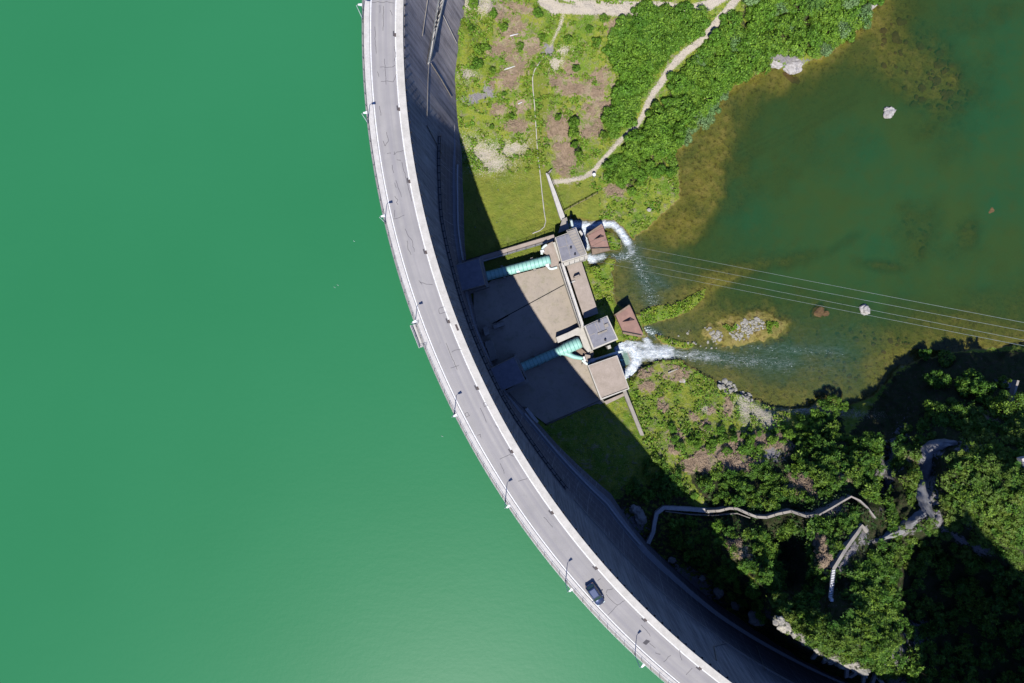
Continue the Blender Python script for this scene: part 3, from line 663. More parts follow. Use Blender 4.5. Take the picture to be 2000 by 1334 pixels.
SOIL = [(975, 22, 24, 16, 0), (1020, 18, 28, 10, 10), (1005, 55, 30, 20, -20), (985, 90, 32, 14, -20), (1038, 88, 20, 16, -30), (1008, 125, 34, 20, -50), (985, 160, 26, 18, -20), (1018, 205, 15, 14, 0), (975, 215, 16, 12, 0), (1008, 245, 22, 12, 0),
        (1105, 165, 30, 18, 20), (1145, 175, 36, 18, 10), (1180, 150, 22, 16, 0), (1165, 200, 24, 22, 30), (1090, 245, 20, 30, 0), (1150, 240, 26, 28, 20), (1185, 215, 14, 26, 30), (1105, 300, 24, 40, 0), (1098, 265, 24, 34, 0), (1202, 52, 18, 14, 0), (1117, 130, 14, 12, 0), (1195, 370, 12, 10, 0),
        (1205, 235, 12, 10, 0), (1210, 372, 12, 10, 0), (1315, 728, 26, 13, 10), (1262, 727, 14, 9, -30), (1264, 755, 14, 9, 0), (1296, 790, 9, 13, 0), (1352, 816, 9, 9, 0), (1386, 802, 9, 6, 0), (1420, 795, 9, 16, 0), (1378, 832, 9, 9, 0), (1320, 862, 14, 22, 10), (1370, 905, 40, 14, -8), (1440, 905, 36, 15, 5), (1405, 880, 46, 14, -15), (1460, 858, 28, 12, 0), (1485, 860, 24, 14, 20),
        (1565, 945, 30, 20, 10), (1600, 1060, 14, 30, -15), (1612, 1095, 12, 25, 0), (1440, 1068, 12, 26, -40), (1780, 900, 8, 22, -20), (1655, 935, 16, 8, 0), (1530, 868, 14, 20, -30), (1940, 815, 18, 10, 0)]
GRAV = [(950, 300, 34, 20, 20), (965, 318, 26, 14, 0), (1000, 290, 24, 12, -20), (925, 5, 30, 12, 0), (945, 10, 16, 14, 0), (1455, 797, 12, 20, -20), (1482, 806, 26, 10, 15), (1500, 822, 13, 12, 0), (912, 145, 12, 10, 0), (1085, 125, 10, 14, 0), (1380, 798, 8, 5, 0), (1585, 800, 60, 6, 5), (1620, 995, 22, 8, -20), (1102, 98, 12, 6, 0)]
ROCK = [(930, 190, 28, 10, -8), (955, 178, 10, 12, -30), (1073, 98, 11, 9, 0), (1540, 118, 34, 14, 20), (1525, 105, 22, 14, 0), (1812, 930, 11, 48, -6), (1828, 882, 20, 10, -35), (1812, 975, 16, 20, 0), (1826, 1012, 10, 22, -35), (1780, 1018, 42, 5, -30), (1740, 1048, 50, 5, -15), (1870, 1050, 34, 5, 30),
        (1657, 1084, 6, 40, 35), (1684, 1048, 7, 20, 20), (1910, 940, 12, 14, 0), (1890, 1010, 10, 16, -20), (1925, 1070, 16, 12, 0), (1900, 880, 22, 14, 0), (1505, 882, 18, 12, 0), (1745, 900, 12, 60, 15), (1720, 900, 12, 30, 0), (1350, 1140, 40, 20, 30), (1560, 1235, 70, 7, 30), (1640, 1282, 70, 7, 22), (1590, 1265, 50, 7, 22), (1745, 1300, 14, 60, 0), (1790, 1240, 18, 20, 0), (1240, 1020, 20, 14, 40)]
THICKN = [(1232, 35), (1262, 24), (1300, 32), (1340, 28), (1395, 25), (1418, 8), (1392, 45), (1345, 84), (1300, 128), (1270, 178), (1240, 222), (1212, 256), (1186, 262), (1203, 200), (1212, 150), (1185, 105), (1195, 62)]
THICKN2 = [(1462, -30), (1780, -60), (1705, 8), (1690, 42), (1655, 62), (1615, 100), (1560, 108), (1500, 108), (1500, 130), (1440, 155), (1400, 182), (1385, 212), (1350, 240), (1318, 296), (1250, 296), (1212, 296), (1240, 262), (1262, 232), (1285, 190), (1322, 140), (1362, 104), (1412, 62), (1440, 20)]
THICKN3 = [(1175, 345), (1190, 318), (1240, 290), (1310, 300), (1318, 340), (1280, 345), (1225, 385), (1200, 360)]
WOODS = [(1350, 920), (1400, 925), (1440, 925), (1500, 900), (1530, 850), (1560, 850), (1640, 800), (1655, 850), (1700, 800), (1745, 735), (1800, 700), (1860, 688), (2100, 680), (2100, 1420), (1740, 1400), (1700, 1318), (1600, 1272), (1520, 1215), (1470, 1130), (1440, 1080), (1400, 1010), (1350, 940)]
FORESTP = [(1700, 1330), (1745, 1330), (1740, 1030), (2100, 1030), (2100, 1500), (1700, 1500)]
def build_terrain():
    xs = np.concatenate([np.arange(700, 880, 8), np.arange(880, 2030, 2.2), np.arange(2030, 2700, 14)])
    ys = np.concatenate([np.arange(-500, -30, 14), np.arange(-30, 1370, 2.2), np.arange(1370, 1850, 14)])
    X, Y = np.meshgrid(xs, ys); h, wat, dep, bar = fields(X, Y)
    k = (CZ - h) / FPX; V = np.stack([(X - 1000) * k, (667 - Y) * k, h], -1).reshape(-1, 3)
    ny, nx = X.shape; I = np.arange(ny * nx).reshape(ny, nx)
    F = np.stack([I[1:, :-1], I[1:, 1:], I[:-1, 1:], I[:-1, :-1]], -1).reshape(-1, 4)
    off = RD - np.hypot(V[:, 0] - CX, V[:, 1] - CY); keep = (off[F] > -3).all(1) | (V[F, 1] > 100).all(1) | (V[F, 0] > 110).all(1)
    F = F[keep]
    nz = (fbm(X, Y, 18, 77) - .5)
    def ef(lst, w_=1.0):
        s = np.zeros(X.shape)
        for e in lst: s = np.maximum(s, np.clip(.5 + (ell(X, Y, *e[:5]) + nz * .9) / w_ * .5, 0, 1))
        return s
    soil = ef(SOIL, 1.7); rock = ef(ROCK, 1.2); grav = ef(GRAV, 2.2)
    tw = 4.2 + np.interp(Y, [0, 250, 350], [4.0, .6, 0])
    for P_, w_, g_ in ((TRAIL, tw, 1), (TOPROAD, 10, 1), (TOPROAD2, 6, 1), (GULLY, 4, .62)): grav = np.maximum(grav, g_ * np.clip(.5 + (w_ - segdist(X, Y, P_) + nz * 4) / 7, 0, 1))
    grav = np.maximum(grav, np.clip(.5 + sdf(X, Y, [(1066, -5), (1090, -5), (1092, 25), (1078, 32), (1070, 18)]) / 4, 0, 1))
    barm = sstep(0, 8, bar - 3) * .75 * (fbm(X, Y, 9, 88) > .47); grav = np.maximum(grav, barm)
    lawn = np.clip(.5 + sdf(X, Y, [(905, 330), (960, 345), (1010, 300), (1040, 250), (1036, 130), (1066, 108), (1070, 200), (1068, 330), (1085, 356), (1140, 350), (1180, 360), (1175, 440), (1110, 430), (1090, 470), (905, 520)]) / 10, 0, 1)
    lawn = np.maximum(lawn, np.clip(.5 + sdf(X, Y, [(940, 500), (1065, 470), (1075, 520), (950, 560)]) / 6, 0, 1))
    wood = np.clip(.5 + (sdf(X, Y, WOODS) - 4) / 20, 0, 1); wood = np.maximum(wood, (sdf(X, Y, FORESTP) > 0) * 1.0) * 1.6  # mask also darkens the shaded shore strip and clearings
    for T in (THICKN, THICKN2, THICKN3): wood = np.maximum(wood, np.clip(.5 + (sdf(X, Y, T) - 10) / 14, 0, 1) * .7)
    wood = np.maximum(wood, np.clip(.5 + sdf(X, Y, [(1200, 970), (1300, 940), (1400, 1020), (1520, 1215), (1700, 1320), (1700, 1420), (1250, 1080)]) / 40, 0, .62))  # dam foot has no wood: its shade is darkened into the ground
    bed = ((wat > 0) & (dep > -.05)).astype(float); bed = np.maximum(bed, sstep(-3, 0, wat))
    bed = np.where((sdf(X, Y, IS1) > 0) | (sdf(X, Y, ISLET) > 0), 0, bed)
    me = smesh('ground', V, F, M['terrain'], dict(soil=soil, rock=rock, gravel=grav, lawn=lawn, wood=wood, bed=bed), smooth=True)
    o = obj('ground', me); tag(o, kind='structure')
build_terrain()
vf = MB(); vf.add([(-2500, -2500, -14), (2500, -2500, -14), (2500, 2500, -14), (-2500, 2500, -14)], [(0, 1, 2, 3)])
o = vf.build('valley_floor', M['terrain']); tag(o, kind='structure')
# lake surface
def build_lake():
    xs = np.arange(1104, 2760, 5.); ys = np.arange(-560, 900, 5.)
    X, Y = np.meshgrid(xs, ys); h, wat, dep, bar = fields(X, Y)
    P = at(0, 0, WL); k = (CZ - WL) / FPX
    V = np.stack([(X - 1000) * k, (667 - Y) * k, np.full(X.shape, WL)], -1).reshape(-1, 3)
    ny, nx = X.shape; I = np.arange(ny * nx).reshape(ny, nx)
    F = np.stack([I[1:, :-1], I[1:, 1:], I[:-1, 1:], I[:-1, :-1]], -1).reshape(-1, 4)
    F = F[(wat.ravel()[F] > -25).any(1)]
    foam = np.zeros(X.shape)
    for pts, w_, a in (([(1225, 470), (1248, 520), (1265, 560), (1275, 590)], 34, .5), ([(1250, 520), (1300, 560)], 22, .4), ([(1300, 690), (1380, 695), (1450, 702), (1540, 713)], 32, .42), ([(1530, 712), (1640, 712)], 26, .3), ([(1420, 675), (1640, 690)], 26, .35), ([(1255, 640), (1285, 655)], 14, .8), ([(1160, 500), (1180, 505), (1230, 500)], 14, .7)):
        foam = np.maximum(foam, a * np.clip(1 - segdist(X, Y, pts) / w_, 0, 1) ** .8)
    rip = np.clip(foam * 1.3, 0, 1) + .0
    rip = np.maximum(rip, .3 * np.clip(1 - segdist(X, Y, [(1250, 560), (1320, 700), (1650, 720)]) / 120, 0, 1))
    me = smesh('lake_water', V, F, M['lake'], dict(depth=np.maximum(dep, 0), foam=foam, ripple=rip))
    o = obj('lake_water', me); tag(o, kind='structure')
build_lake()
def white_water(name, label, lines, bbox, amp):
    xs = np.arange(bbox[0], bbox[2], 1.5); ys = np.arange(bbox[1], bbox[3], 1.5); X, Y = np.meshgrid(xs, ys)
    f = np.zeros(X.shape)
    for pts, w_, a in lines: f = np.maximum(f, a * np.clip(1.35 * (1 - segdist(X, Y, pts) / w_), 0, 1))
    z = WL + .06 + amp * f * fbm(X, Y, 7, 91) + .1 * fbm(X, Y, 3, 95)
    k = (CZ - z) / FPX; V = np.stack([(X - 1000) * k, (667 - Y) * k, z], -1).reshape(-1, 3)
    ny, nx = X.shape; I = np.arange(ny * nx).reshape(ny, nx); F = np.stack([I[1:, :-1], I[1:, 1:], I[:-1, 1:], I[:-1, :-1]], -1).reshape(-1, 4)
    F = F[(f.ravel()[F] > .02).any(1)]
    o = obj(name, smesh(name, V, F, M['foam'], dict(foam=f), True)); tag(o, label, 'white water', None, 'stuff')
white_water('white_water', 'foaming white water leaving the upper turbine building', [([(1118, 440), (1132, 440), (1155, 443), (1180, 437)], 13, 1), ([(1142, 450), (1146, 482)], 11, 1), ([(1180, 437), (1198, 438), (1212, 450), (1226, 474)], 11, .95), ([(1226, 474), (1234, 492)], 13, .45), ([(1234, 492), (1246, 515)], 18, .2), ([(1152, 505), (1158, 507)], 13, 1), ([(1160, 505), (1178, 500)], 9, .6)], (1105, 420, 1262, 532), .8)
white_water('white_water', 'foaming white water leaving the lower outlet basin', [([(1204, 688), (1215, 674), (1234, 680), (1244, 700), (1236, 722), (1222, 736)], 17, 1.0), ([(1240, 690), (1275, 690), (1305, 688)], 22, .8), ([(1305, 688), (1345, 692), (1400, 700)], 19, .36), ([(1400, 700), (1470, 707)], 24, .2), ([(1470, 707), (1535, 714)], 22, .13), ([(1262, 664), (1275, 680)], 11, .75), ([(1228, 668), (1262, 676)], 9, .7)], (1190, 648, 1560, 760), .9)

# ------------------------------------------------------------ yard and powerhouse
Z0 = -2.0
def top(poly, z): return [at(x, y, z) for x, y in poly]
mb = MB(); mb.prism(top(YARD, Z0), -7); y_ = mb.build('yard', M['yard']); tag(y_, kind='structure')
sm = MB()
def seam(p, q, wd, z=Z0 + .006):
    a, b = at(*p, z), at(*q, z); d = (b - a).normalized(); n = Vector((-d.y, d.x, 0)) * wd / 2
    sm.add([a - n, b - n, b + n, a + n], [(0, 1, 2, 3)])
seam((1102, 556), (962, 632), .22); seam((968, 630), (992, 616), .35); sm.build('drain_channel', M['black'], y_)
ap = MB(); ap.prism(top([(1067, 829), (1177, 780), (1181, 786), (1075, 833)], Z0 - .02), -5); ap.build('yard_apron', M['concrete'], y_)
mb = MB()
for q, z in (([(963, 634), (984, 628), (986, 635), (966, 642)], -.6), ([(944, 620), (953, 634), (956, 655), (946, 658)], .5), ([(944, 672), (960, 665), (972, 706), (955, 712)], 1.0), ([(1026, 800), (1032, 797), (1052, 822), (1048, 828)], -.2)):
    pass
def block(poly, z, zb, name, mat, parent=None, label=None, cat=None, group=None):
    m_ = MB(); m_.prism(top(poly, z), zb); o = m_.build(name, mat, parent)
    if parent is None: tag(o, label, cat, group)
    return o
block([(963, 636), (984, 628), (986, 635), (965, 643)], -.6, -3, 'concrete_plinth', M['concrete'], label='low concrete plinth beside the dark channel at the dam foot', cat='plinth')
block([(943, 640), (951, 637), (956, 652), (947, 656)], .6, -3, 'concrete_block', M['concrete'], label='shaded square concrete block against the dam foot between the intake blocks', cat='block')
vb = block([(946, 668), (960, 663), (973, 700), (958, 706)], .8, -3, 'stair_shaft', M['concrete'], label='shaded concrete shaft with a dark slot beside the lower intake block', cat='shaft')
mb = MB(); mb.prism(top([(948, 681), (951, 680), (957, 698), (954, 699)], .81), .79); mb.build('slot', M['black'], vb)
block([(1025, 799), (1030, 796), (1052, 823), (1048, 828)], -.4, -3, 'concrete_kerb', M['walk'], label='pale slanting concrete kerb in the shade at the lower corner of the yard', cat='kerb')

def building(name, label, cat): 
    e = empty(name, (0, 0, 0)); tag(e, label, cat); return e
# upper turbine house
A = building('turbine_house', 'grey flat roofed turbine house at the end of the upper penstock', 'building')
Ar = [(1084, 464), (1108, 455), (1106.5, 450), (1125, 444), (1130, 457), (1147, 497), (1097, 513)]
block(Ar, 2.2, -7, 'wall', M['beige'], A)
block([(1086, 465), (1109, 457), (1108, 451), (1124, 446), (1129, 458), (1144.5, 496), (1098, 510.5)], 2.45, 2.1, 'roof', M['roof_gray'], A)
block([(1107.5, 452), (1123, 447), (1144, 495), (1133, 499)], 2.60, 2.46, 'roof_slabs', M['concrete'], A)
mb = MB()
for f in np.linspace(.05, .95, 9):
    a, b = at(1108 + 25 * f, 453 + 45 * f, 2.63), at(1123 + 20.5 * f, 448 + 46.5 * f, 2.63); d = (b - a).normalized(); n_ = Vector((-d.y, d.x, 0)) * .04
    mb.add([a - n_, b - n_, b + n_, a + n_], [(0, 1, 2, 3)])
mb.build('slab_joints', M['roof_gray'], A)
for p in ((1115, 484), (1123, 497)):
    mb = MB(); q = at(*p, 2.5); mb.tube([q, q + Vector((0, 0, .5))], .22, 10); mb.build('roof_vent', M['dark'], A)
mb = MB()
for p, q in (((1103, 459), (1115, 504)), ((1092, 484), (1128, 474))):
    a, b = at(*p, 2.47), at(*q, 2.47); d = (b - a).normalized(); n_ = Vector((-d.y, d.x, 0)) * .05
    mb.add([a - n_, b - n_, b + n_, a + n_], [(0, 1, 2, 3)])
mb.build('roof_seams', M['concrete'], A)
block([(1097, 514), (1147, 498), (1149, 504), (1104, 519)], 1.2, -5, 'side_gallery', M['beige'], A)
for px in (1112, 1122, 1132, 1141):
    mb = MB(); q = at(px, 519 - (px - 1104) * .34, 1.2); mb.tube([q, q + Vector((0, 0, 1))], .05, 5); mb.build('rail_post', M['dark'], A)
block([(1130, 452), (1134, 450), (1139, 457), (1136, 460)], .6, -7, 'outlet_pier', M['beige'], A)
mb = MB(); mb.tube([at(1119, 446, 1.0), at(1116, 432, .6), at(1115.4, 430, -.2)], .3, 10); mb.build('vent_pipe', M['pale'], A)
# sloping dark approach roof above A
block([(1098, 428), (1107, 424), (1112, 447), (1090, 455)], -2.6, -7, 'forebay_cover', M['concrete'], A)
# anchor block 1
block([(1058, 492), (1063, 480), (1079, 472), (1085, 472), (1096, 514), (1092, 519), (1076, 522), (1072, 510), (1071, 499)], -.3, -4, 'anchor_block', M['roof_beige'], A)

# long wall
W = building('yard_wall', 'long pale concrete wall with a handrail on the right of the yard', 'wall')
def wall(p, q, wd, z, zb, name, mat, parent):
    a, b = at(*p, z), at(*q, z); d = (b - a).normalized(); n = Vector((-d.y, d.x, 0)) * wd / 2
    m_ = MB(); m_.prism([a - n, b - n, b + n, a + n], zb); return m_.build(name, mat, parent)
wall((1082, 473), (1097, 516), .55, .1, -4, 'wall_section', M['beige'], W)
wall((1096, 514), (1138, 641), 1.1, 1.2, -4, 'wall_section', M['beige'], W)
wall((1098.5, 514), (1140.5, 640), .14, 1.35, 1.15, 'coping', M['white'], W)
mb = MB(); a, b = at(1094.5, 517, 2.2), at(1134.5, 640, 2.2); mb.tube([a, b], .05, 6); mb.tube([a - Vector((0, 0, .5)), b - Vector((0, 0, .5))], .04, 6); 
for i in range(17): q = a.lerp(b, i / 16); mb.tube([q, q - Vector((0, 0, 1.05))], .05, 5)
mb.build('handrail', M['dark'], W)

# middle slab
Dm = building('culvert_roof', 'low sandy concrete culvert roof between the two turbine houses', 'roof')
block([(1106, 518), (1136, 511), (1169, 612), (1141, 622)], -1.9, -7, 'slab', M['roof_beige'], Dm)
block([(1113, 551), (1123, 547.5), (1124, 550), (1114, 553.5)], -1.6, -1.95, 'step', M['beige'], Dm)
mb = MB(); mb.frustum(top([(1122, 540), (1131, 536), (1132, 538), (1123, 542)], -.6), top([(1119, 541), (1133, 535), (1134, 538), (1120, 544)], -1.95)); mb.build('vent_hood', M['roof_beige'], Dm)

# lower turbine house
B = building('turbine_house', 'grey flat roofed turbine house with roof panels at the end of the lower penstock', 'building')
block([(1141, 637), (1186, 616.5), (1207.5, 663), (1158, 683.5)], 3.4, -7, 'wall', M['beige'], B)
block([(1144, 637.5), (1184.5, 619), (1204, 661.5), (1160, 679.5)], 3.6, 3.3, 'roof', M['roof_gray'], B)
mb = MB()
for p, q in (((1161, 630), (1171, 652)), ((1166, 628), (1175, 649)), ((1167, 650), (1188, 642)), ((1179, 632), (1184, 644)), ((1176, 622), (1180, 633)), ((1150, 656), (1162, 651))):
    a, b = at(*p, 3.62), at(*q, 3.62); d = (b - a).normalized(); n_ = Vector((-d.y, d.x, 0)) * .06
    mb.add([a - n_, b - n_, b + n_, a + n_], [(0, 1, 2, 3)])
mb.build('roof_seams', M['concrete'], B)
block([(1167, 651), (1185, 643.5), (1186.5, 646.5), (1168.5, 654)], 3.85, 3.55, 'roof_duct', M['concrete'], B)
block([(1180, 634), (1187, 631), (1189, 637), (1182.5, 640)], 3.9, 3.55, 'skylight', M['concrete'], B)
for p in ((1170, 628), (1182, 664)):
    mb = MB(); q = at(*p, 3.55); mb.tube([q, q + Vector((0, 0, .6))], .25, 10); mb.build('roof_vent', M['dark'], B)
block([(1186, 676), (1192, 673.5), (1194, 680), (1188, 682)], .5, -7, 'pier', M['beige'], B)
block([(1086, 659), (1110, 649), (1128, 640), (1141, 640), (1158, 684), (1149, 688), (1140, 678), (1132, 656), (1124, 655), (1090, 670)], 0, -4, 'anchor_block', M['beige'], B)
block([(1122, 683), (1134, 679), (1146, 690), (1137, 694)], -.9, -4, 'saddle', M['rustlight'], B)

# store with sandy roof
Cc = building('valve_house', 'square valve house with a sandy flat roof beside the outlet basin', 'building')
block([(1149, 714), (1205, 695), (1228, 759), (1174, 780)], 1.85, -7, 'wall', M['beige'], Cc)
block([(1148, 714), (1205.5, 694), (1229.5, 759.5), (1173.5, 781.5)], 2.05, 1.8, 'roof_rim', M['beige'], Cc)
block([(1149.8, 714.8), (1204.5, 696), (1227.6, 758), (1174.6, 777.5)], 2.08, 2.0, 'roof', M['roof_beige'], Cc)
mb = MB(); mb.prism(top([(1176, 776), (1226, 757.5), (1226.5, 758.6), (1176.5, 777.2)], 2.1), 2.02); mb.build('gutter', M['black'], Cc)
block([(1180, 784), (1222, 766), (1224, 771), (1184, 790)], -1.6, -5, 'step', M['roof_beige'], Cc)
block([(1137, 712), (1143, 692), (1153, 694), (1152, 712), (1147, 716)], -.4, -4, 'pipe_pier', M['roof_beige'], Cc)
block([(1228, 690), (1229.5, 689.5), (1222, 670), (1220.5, 670.5)][:0] or [(1222, 677), (1224, 676.4), (1235, 710), (1233, 711)], -5.6, -8, 'basin_wall', M['concrete'], Cc)
bs = block([(1201, 686), (1222.5, 678), (1233.5, 709), (1216, 716.5)], -5.85, -6.4, 'basin_pool', simple('pale_green_pool', (.16, .24, .18), (.11, .19, .15), .8, .2), Cc)
mb = MB(); mb.frustum(top([(1209, 702), (1217, 702), (1214, 706)], -5.2), top([(1208, 701), (1219, 701), (1214, 709)], -5.8)); mb.build('basin_marker', M['cyan'], Cc)

# intake blocks
for nm, lb, c, z in (('intake_block', 'shaded flat topped intake block at the head of the upper penstock', [(880, 520), (936, 504), (948, 556), (893, 571)], 7),
                     ('intake_block', 'shaded flat topped intake block at the head of the lower penstock', [(951, 723), (1005, 696), (1027, 744), (975, 765)], 7)):
    E_ = building(nm, lb, 'intake block'); cx = sum(p[0] for p in c) / 4; cy = sum(p[1] for p in c) / 4
    big = [(cx + (x - cx) * 1.14 + 2, cy + (y - cy) * 1.14 + 1) for x, y in c]; sml = [(cx + (x - cx) * .95, cy + (y - cy) * .95) for x, y in c]
    block(c, z, -6, 'wall', M['concrete'], E_)
    block(sml, z + .05, z - .1, 'roof', M['roof_gray'], E_)
    for i in range(4):
        pass
    block([(big[1][0] - 6, big[1][1] + 2), big[1], big[2], (big[3][0] + 4, big[3][1] + 3), (big[3][0] + 6, big[3][1] - 4), (big[2][0] - 6, big[2][1] - 6)], 1.0, -6, 'lower_collar', M['concrete'], E_)

# penstocks
def penstock(p, q, z0, z1, r0, r1, label, extra):
    e = empty('penstock', (0, 0, 0)); tag(e, label, 'pipe')
    a, b = at(*p, z0), at(*q, z1); mb = MB(); ts = np.linspace(0, 1, 24)
    mb.tube([a.lerp(b, t) for t in ts], [r0 + (r1 - r0) * sstep(.66, .8, t) for t in ts], 20); mb.build('pipe', M['cyan'], e, True)
    n = int((b - a).length / .92)
    for i in range(1, n):
        t = i / n; c = a.lerp(b, t); d = (b - a).normalized() * .06; r = r0 + (r1 - r0) * sstep(.66, .8, t)
        mb = MB(); mb.tube([c - d, c + d], r + .13, 20); mb.build('rib', M['cyan_dark'], e, True)
    for t in (.3, .75):
        c = a.lerp(b, t); mb = MB(); d = (b - a).normalized(); mb.box((c.x, c.y, (c.z - 3) / 2 - .4), (.6, 2 * r0 + .9, abs(c.z + 3) + .3), math.atan2(d.y, d.x)); mb.build('saddle', M['concrete'], e)
    return e
P1 = penstock((944, 541), (1074, 507), -.4, -.4, 1.12, 1.14, 'upper mint green ribbed penstock running from the dam to the turbine house', None)
P2 = penstock((1014, 720), (1133, 668), -.4, -.4, 1.08, 1.42, 'lower mint green ribbed penstock with a side branch pipe', None)
def pipe(pts, z, r, name, mat, parent, n=12):
    # smooth polyline
    P = [at(x, y, z if not hasattr(z, '__len__') else z[i]) for i, (x, y) in enumerate(pts)]; Q = []
    for i in range(len(P) - 1):
        p0, p1, p2, p3 = P[max(i - 1, 0)], P[i], P[i + 1], P[min(i + 2, len(P) - 1)]
        for k in range(6):
            t = k / 6; Q.append(.5 * ((2 * p1) + (p2 - p0) * t + (2 * p0 - 5 * p1 + 4 * p2 - p3) * t * t + (3 * p1 - p0 - 3 * p2 + p3) * t ** 3))
    Q.append(P[-1]); rr_ = [r[0] + (r[1] - r[0]) * i / (len(Q) - 1) for i in range(len(Q))] if hasattr(r, '__len__') else r
    m_ = MB(); m_.tube(Q, rr_, n); return m_.build(name, mat, parent, True)
pipe([(1094, 686), (1108, 690), (1120, 696), (1139, 700)], -.5, (.85, .42), 'branch_pipe', M['cyan'], P2)
pipe([(1137, 703), (1148, 711), (1155, 705), (1185, 695), (1216, 685)], [-.2, -.2, -.2, -.8, -1.8], .33, 'outlet_pipe', M['pale'], P2)
for p, r in (((1154, 705.5), .6), ((1158, 704), .55)):
    m_ = MB(); a = at(*p, -.3); m_.tube([a, a + Vector((.45, .18, 0))], r, 14); m_.build('flange', M['white'], P2)
m_ = MB(); m_.box(at(1141, 701, -.2), (.4, 1.2, 1.2), .3); m_.build('flange', M['white'], P2)
pipe([(1058, 497), (1059, 487), (1063, 481), (1068, 478)], -.2, .3, 'bypass_pipe', M['pale'], P1)
pipe([(1068, 512), (1070, 520), (1076, 525), (1088, 522)], -.2, .3, 'bypass_pipe', M['pale'], P1)
for p in ((1059, 491), (1069, 518), (1012, 530)):
    m_ = MB(); m_.box(at(*p, .1), (.85, .6, .7), .3); m_.build('valve', M['white'], P1)

# footbridge wall from the dam to the upper turbine house
FB = building('access_walkway', 'beige walkway with handrails from the dam foot to the upper turbine house', 'walkway')
dk = wall((900, 517), (1083, 462.5), 1.25, -2.2, -5, 'deck', M['roof_beige'], FB)
for off, nm in ((-6, 1), (6.5, 0)):
    a, b = at(900, 517 + off, -1.2), at(1082, 463 + off, -1.2); mb = MB()
    mb.tube([a, b], .05, 5); mb.tube([a - Vector((0, 0, .45)), b - Vector((0, 0, .45))], .04, 5); mb.build('handrail', M['dark'] if nm else M['steel'], FB)
    for i in range(11):
        q = a.lerp(b, i / 10); mb = MB(); mb.tube([q, q - Vector((0, 0, 1.4))], .07, 5); mb.build('post', M['dark'], FB)
wall((900, 522.5), (1080, 469), .2, -1.95, -5, 'kerb', M['beige'], FB)
# ramp
RM = building('access_ramp', 'narrow grey concrete ramp leading from the footpath to the upper turbine house', 'ramp')
block([(1066, 338), (1071, 338), (1086, 376), (1103, 422), (1102, 430), (1096, 430), (1092, 420), (1078, 376)], -3.0, -6, 'deck', M['walk'], RM)
block([(1068, 340), (1075, 332), (1079, 330), (1072, 341)], -3.0, -5, 'wing', M['concrete'], RM)
mb = MB(); P = top([(1072, 338), (1087, 376), (1104.5, 421)], -2.2)
for a, b in zip(P[:-1], P[1:]): mb.tube([a, b], .05, 5)
mb.build('handrail', M['dark'], RM)
# posts fence N
FN = building('post_fence', 'short dark post and rail fence on the grass above the ramp', 'fence')
pts = [(1099, 414), (1114, 405), (1131, 396), (1145, 389), (1157, 382), (1168, 376)]
for a, b in zip(pts[:-1], pts[1:]):
    m_ = MB(); m_.tube([at(*a, -3.4), at(*b, -3.4)], .07, 5); m_.tube([at(*a, -3.9), at(*b, -3.9)], .05, 5); m_.build('rail', M['rustlight'], FN)
for p in pts: m_ = MB(); q = at(*p, -3.2); m_.tube([q, q - Vector((0, 0, 1.8))], .1, 6); m_.build('post', M['dark'], FN)
# rusty outlet hoods
def hood(quad, low, z0, z1, label, fin):
    e = empty('outlet_hood', (0, 0, 0)); tag(e, label, 'outlet hood')
    tl, tr, br, bl = quad
    T = [at(*tl, z0), at(*tr, z0), at(*br, z1), at(*bl, z1)]
    m_ = MB(); m_.prism(T, -7.5); m_.build('shell', M['rust'], e)
    m_ = MB(); U = [p + Vector((0, 0, .12)) for p in T]; m_.frustum(U, [p + Vector((0, 0, .02)) for p in T]); m_.build('cover_plate', M['rust'], e)
    # raised headwall along the upper-left edge
    a, b = at(*tl, z0 + .9), at(*tr, z0 + .9); d = (b - a).normalized(); n = Vector((-d.y, d.x, 0)) * .45
    m_ = MB(); m_.prism([a, b, b + n, a + n], -7.5); m_.build('headwall', M['rustlight'], e)
    m_ = MB(); f1, f2, f3 = [Vector(at(*p, z0 + .15)) for p in fin]; up = Vector((0, 0, 1.1))
    mid = (f1 + f3) / 2; m_.add([f1, f2, f3, mid + up], [(0, 1, 2), (0, 1, 3), (1, 2, 3), (2, 0, 3)]); m_.build('fin', M['rust'], e)
    m_ = MB(); m_.prism([at(*p, z1 - .25) for p in low], -7.5); m_.build('sill', M['rustlight'], e)
    a, b = at(*low[0], z1 + .18), at(*low[1], z1 + .18); m_ = MB(); m_.tube([a, b], .14, 6); m_.build('beam', M['dark'], e)
    return e
hood([(1148, 460), (1177, 440), (1190, 485), (1155.5, 484)], [(1155.5, 484.5), (1189, 483), (1192, 488), (1157, 497)], -3.2, -3.6, 'rusty brown outlet hood standing in the white water right of the upper turbine house', [(1160, 468), (1173, 458), (1180, 462)])
hood([(1203, 617), (1231, 598), (1257, 655), (1216, 646)], [(1216, 647), (1253, 654), (1255, 659), (1217, 652)], -3.0, -3.4, 'rusty brown outlet hood right of the lower turbine house roof', [(1215, 629), (1231, 620), (1240, 625)])
block([(1196, 617), (1203, 618), (1216, 650), (1207, 655)], -5.3, -8, 'outlet_bed', M['rustlight'], label='ochre sluice floor between the lower turbine house and its outlet hood', cat='sluice')
# wall S
wall_o = wall((1219, 762), (1268, 884), .85, -1.2, -5, 'garden_wall', M['concrete'], None)
tag(wall_o, 'straight grey concrete wall running downhill from the valve house corner', 'wall')
# steel post near A
m_ = MB(); q = at(1115, 421, -2.2); m_.box((q.x, q.y, -3.4), (.35, .35, 2.6)); o = m_.build('bollard', M['dark']); tag(o, 'dark square post on the grass above the upper turbine house', 'post')
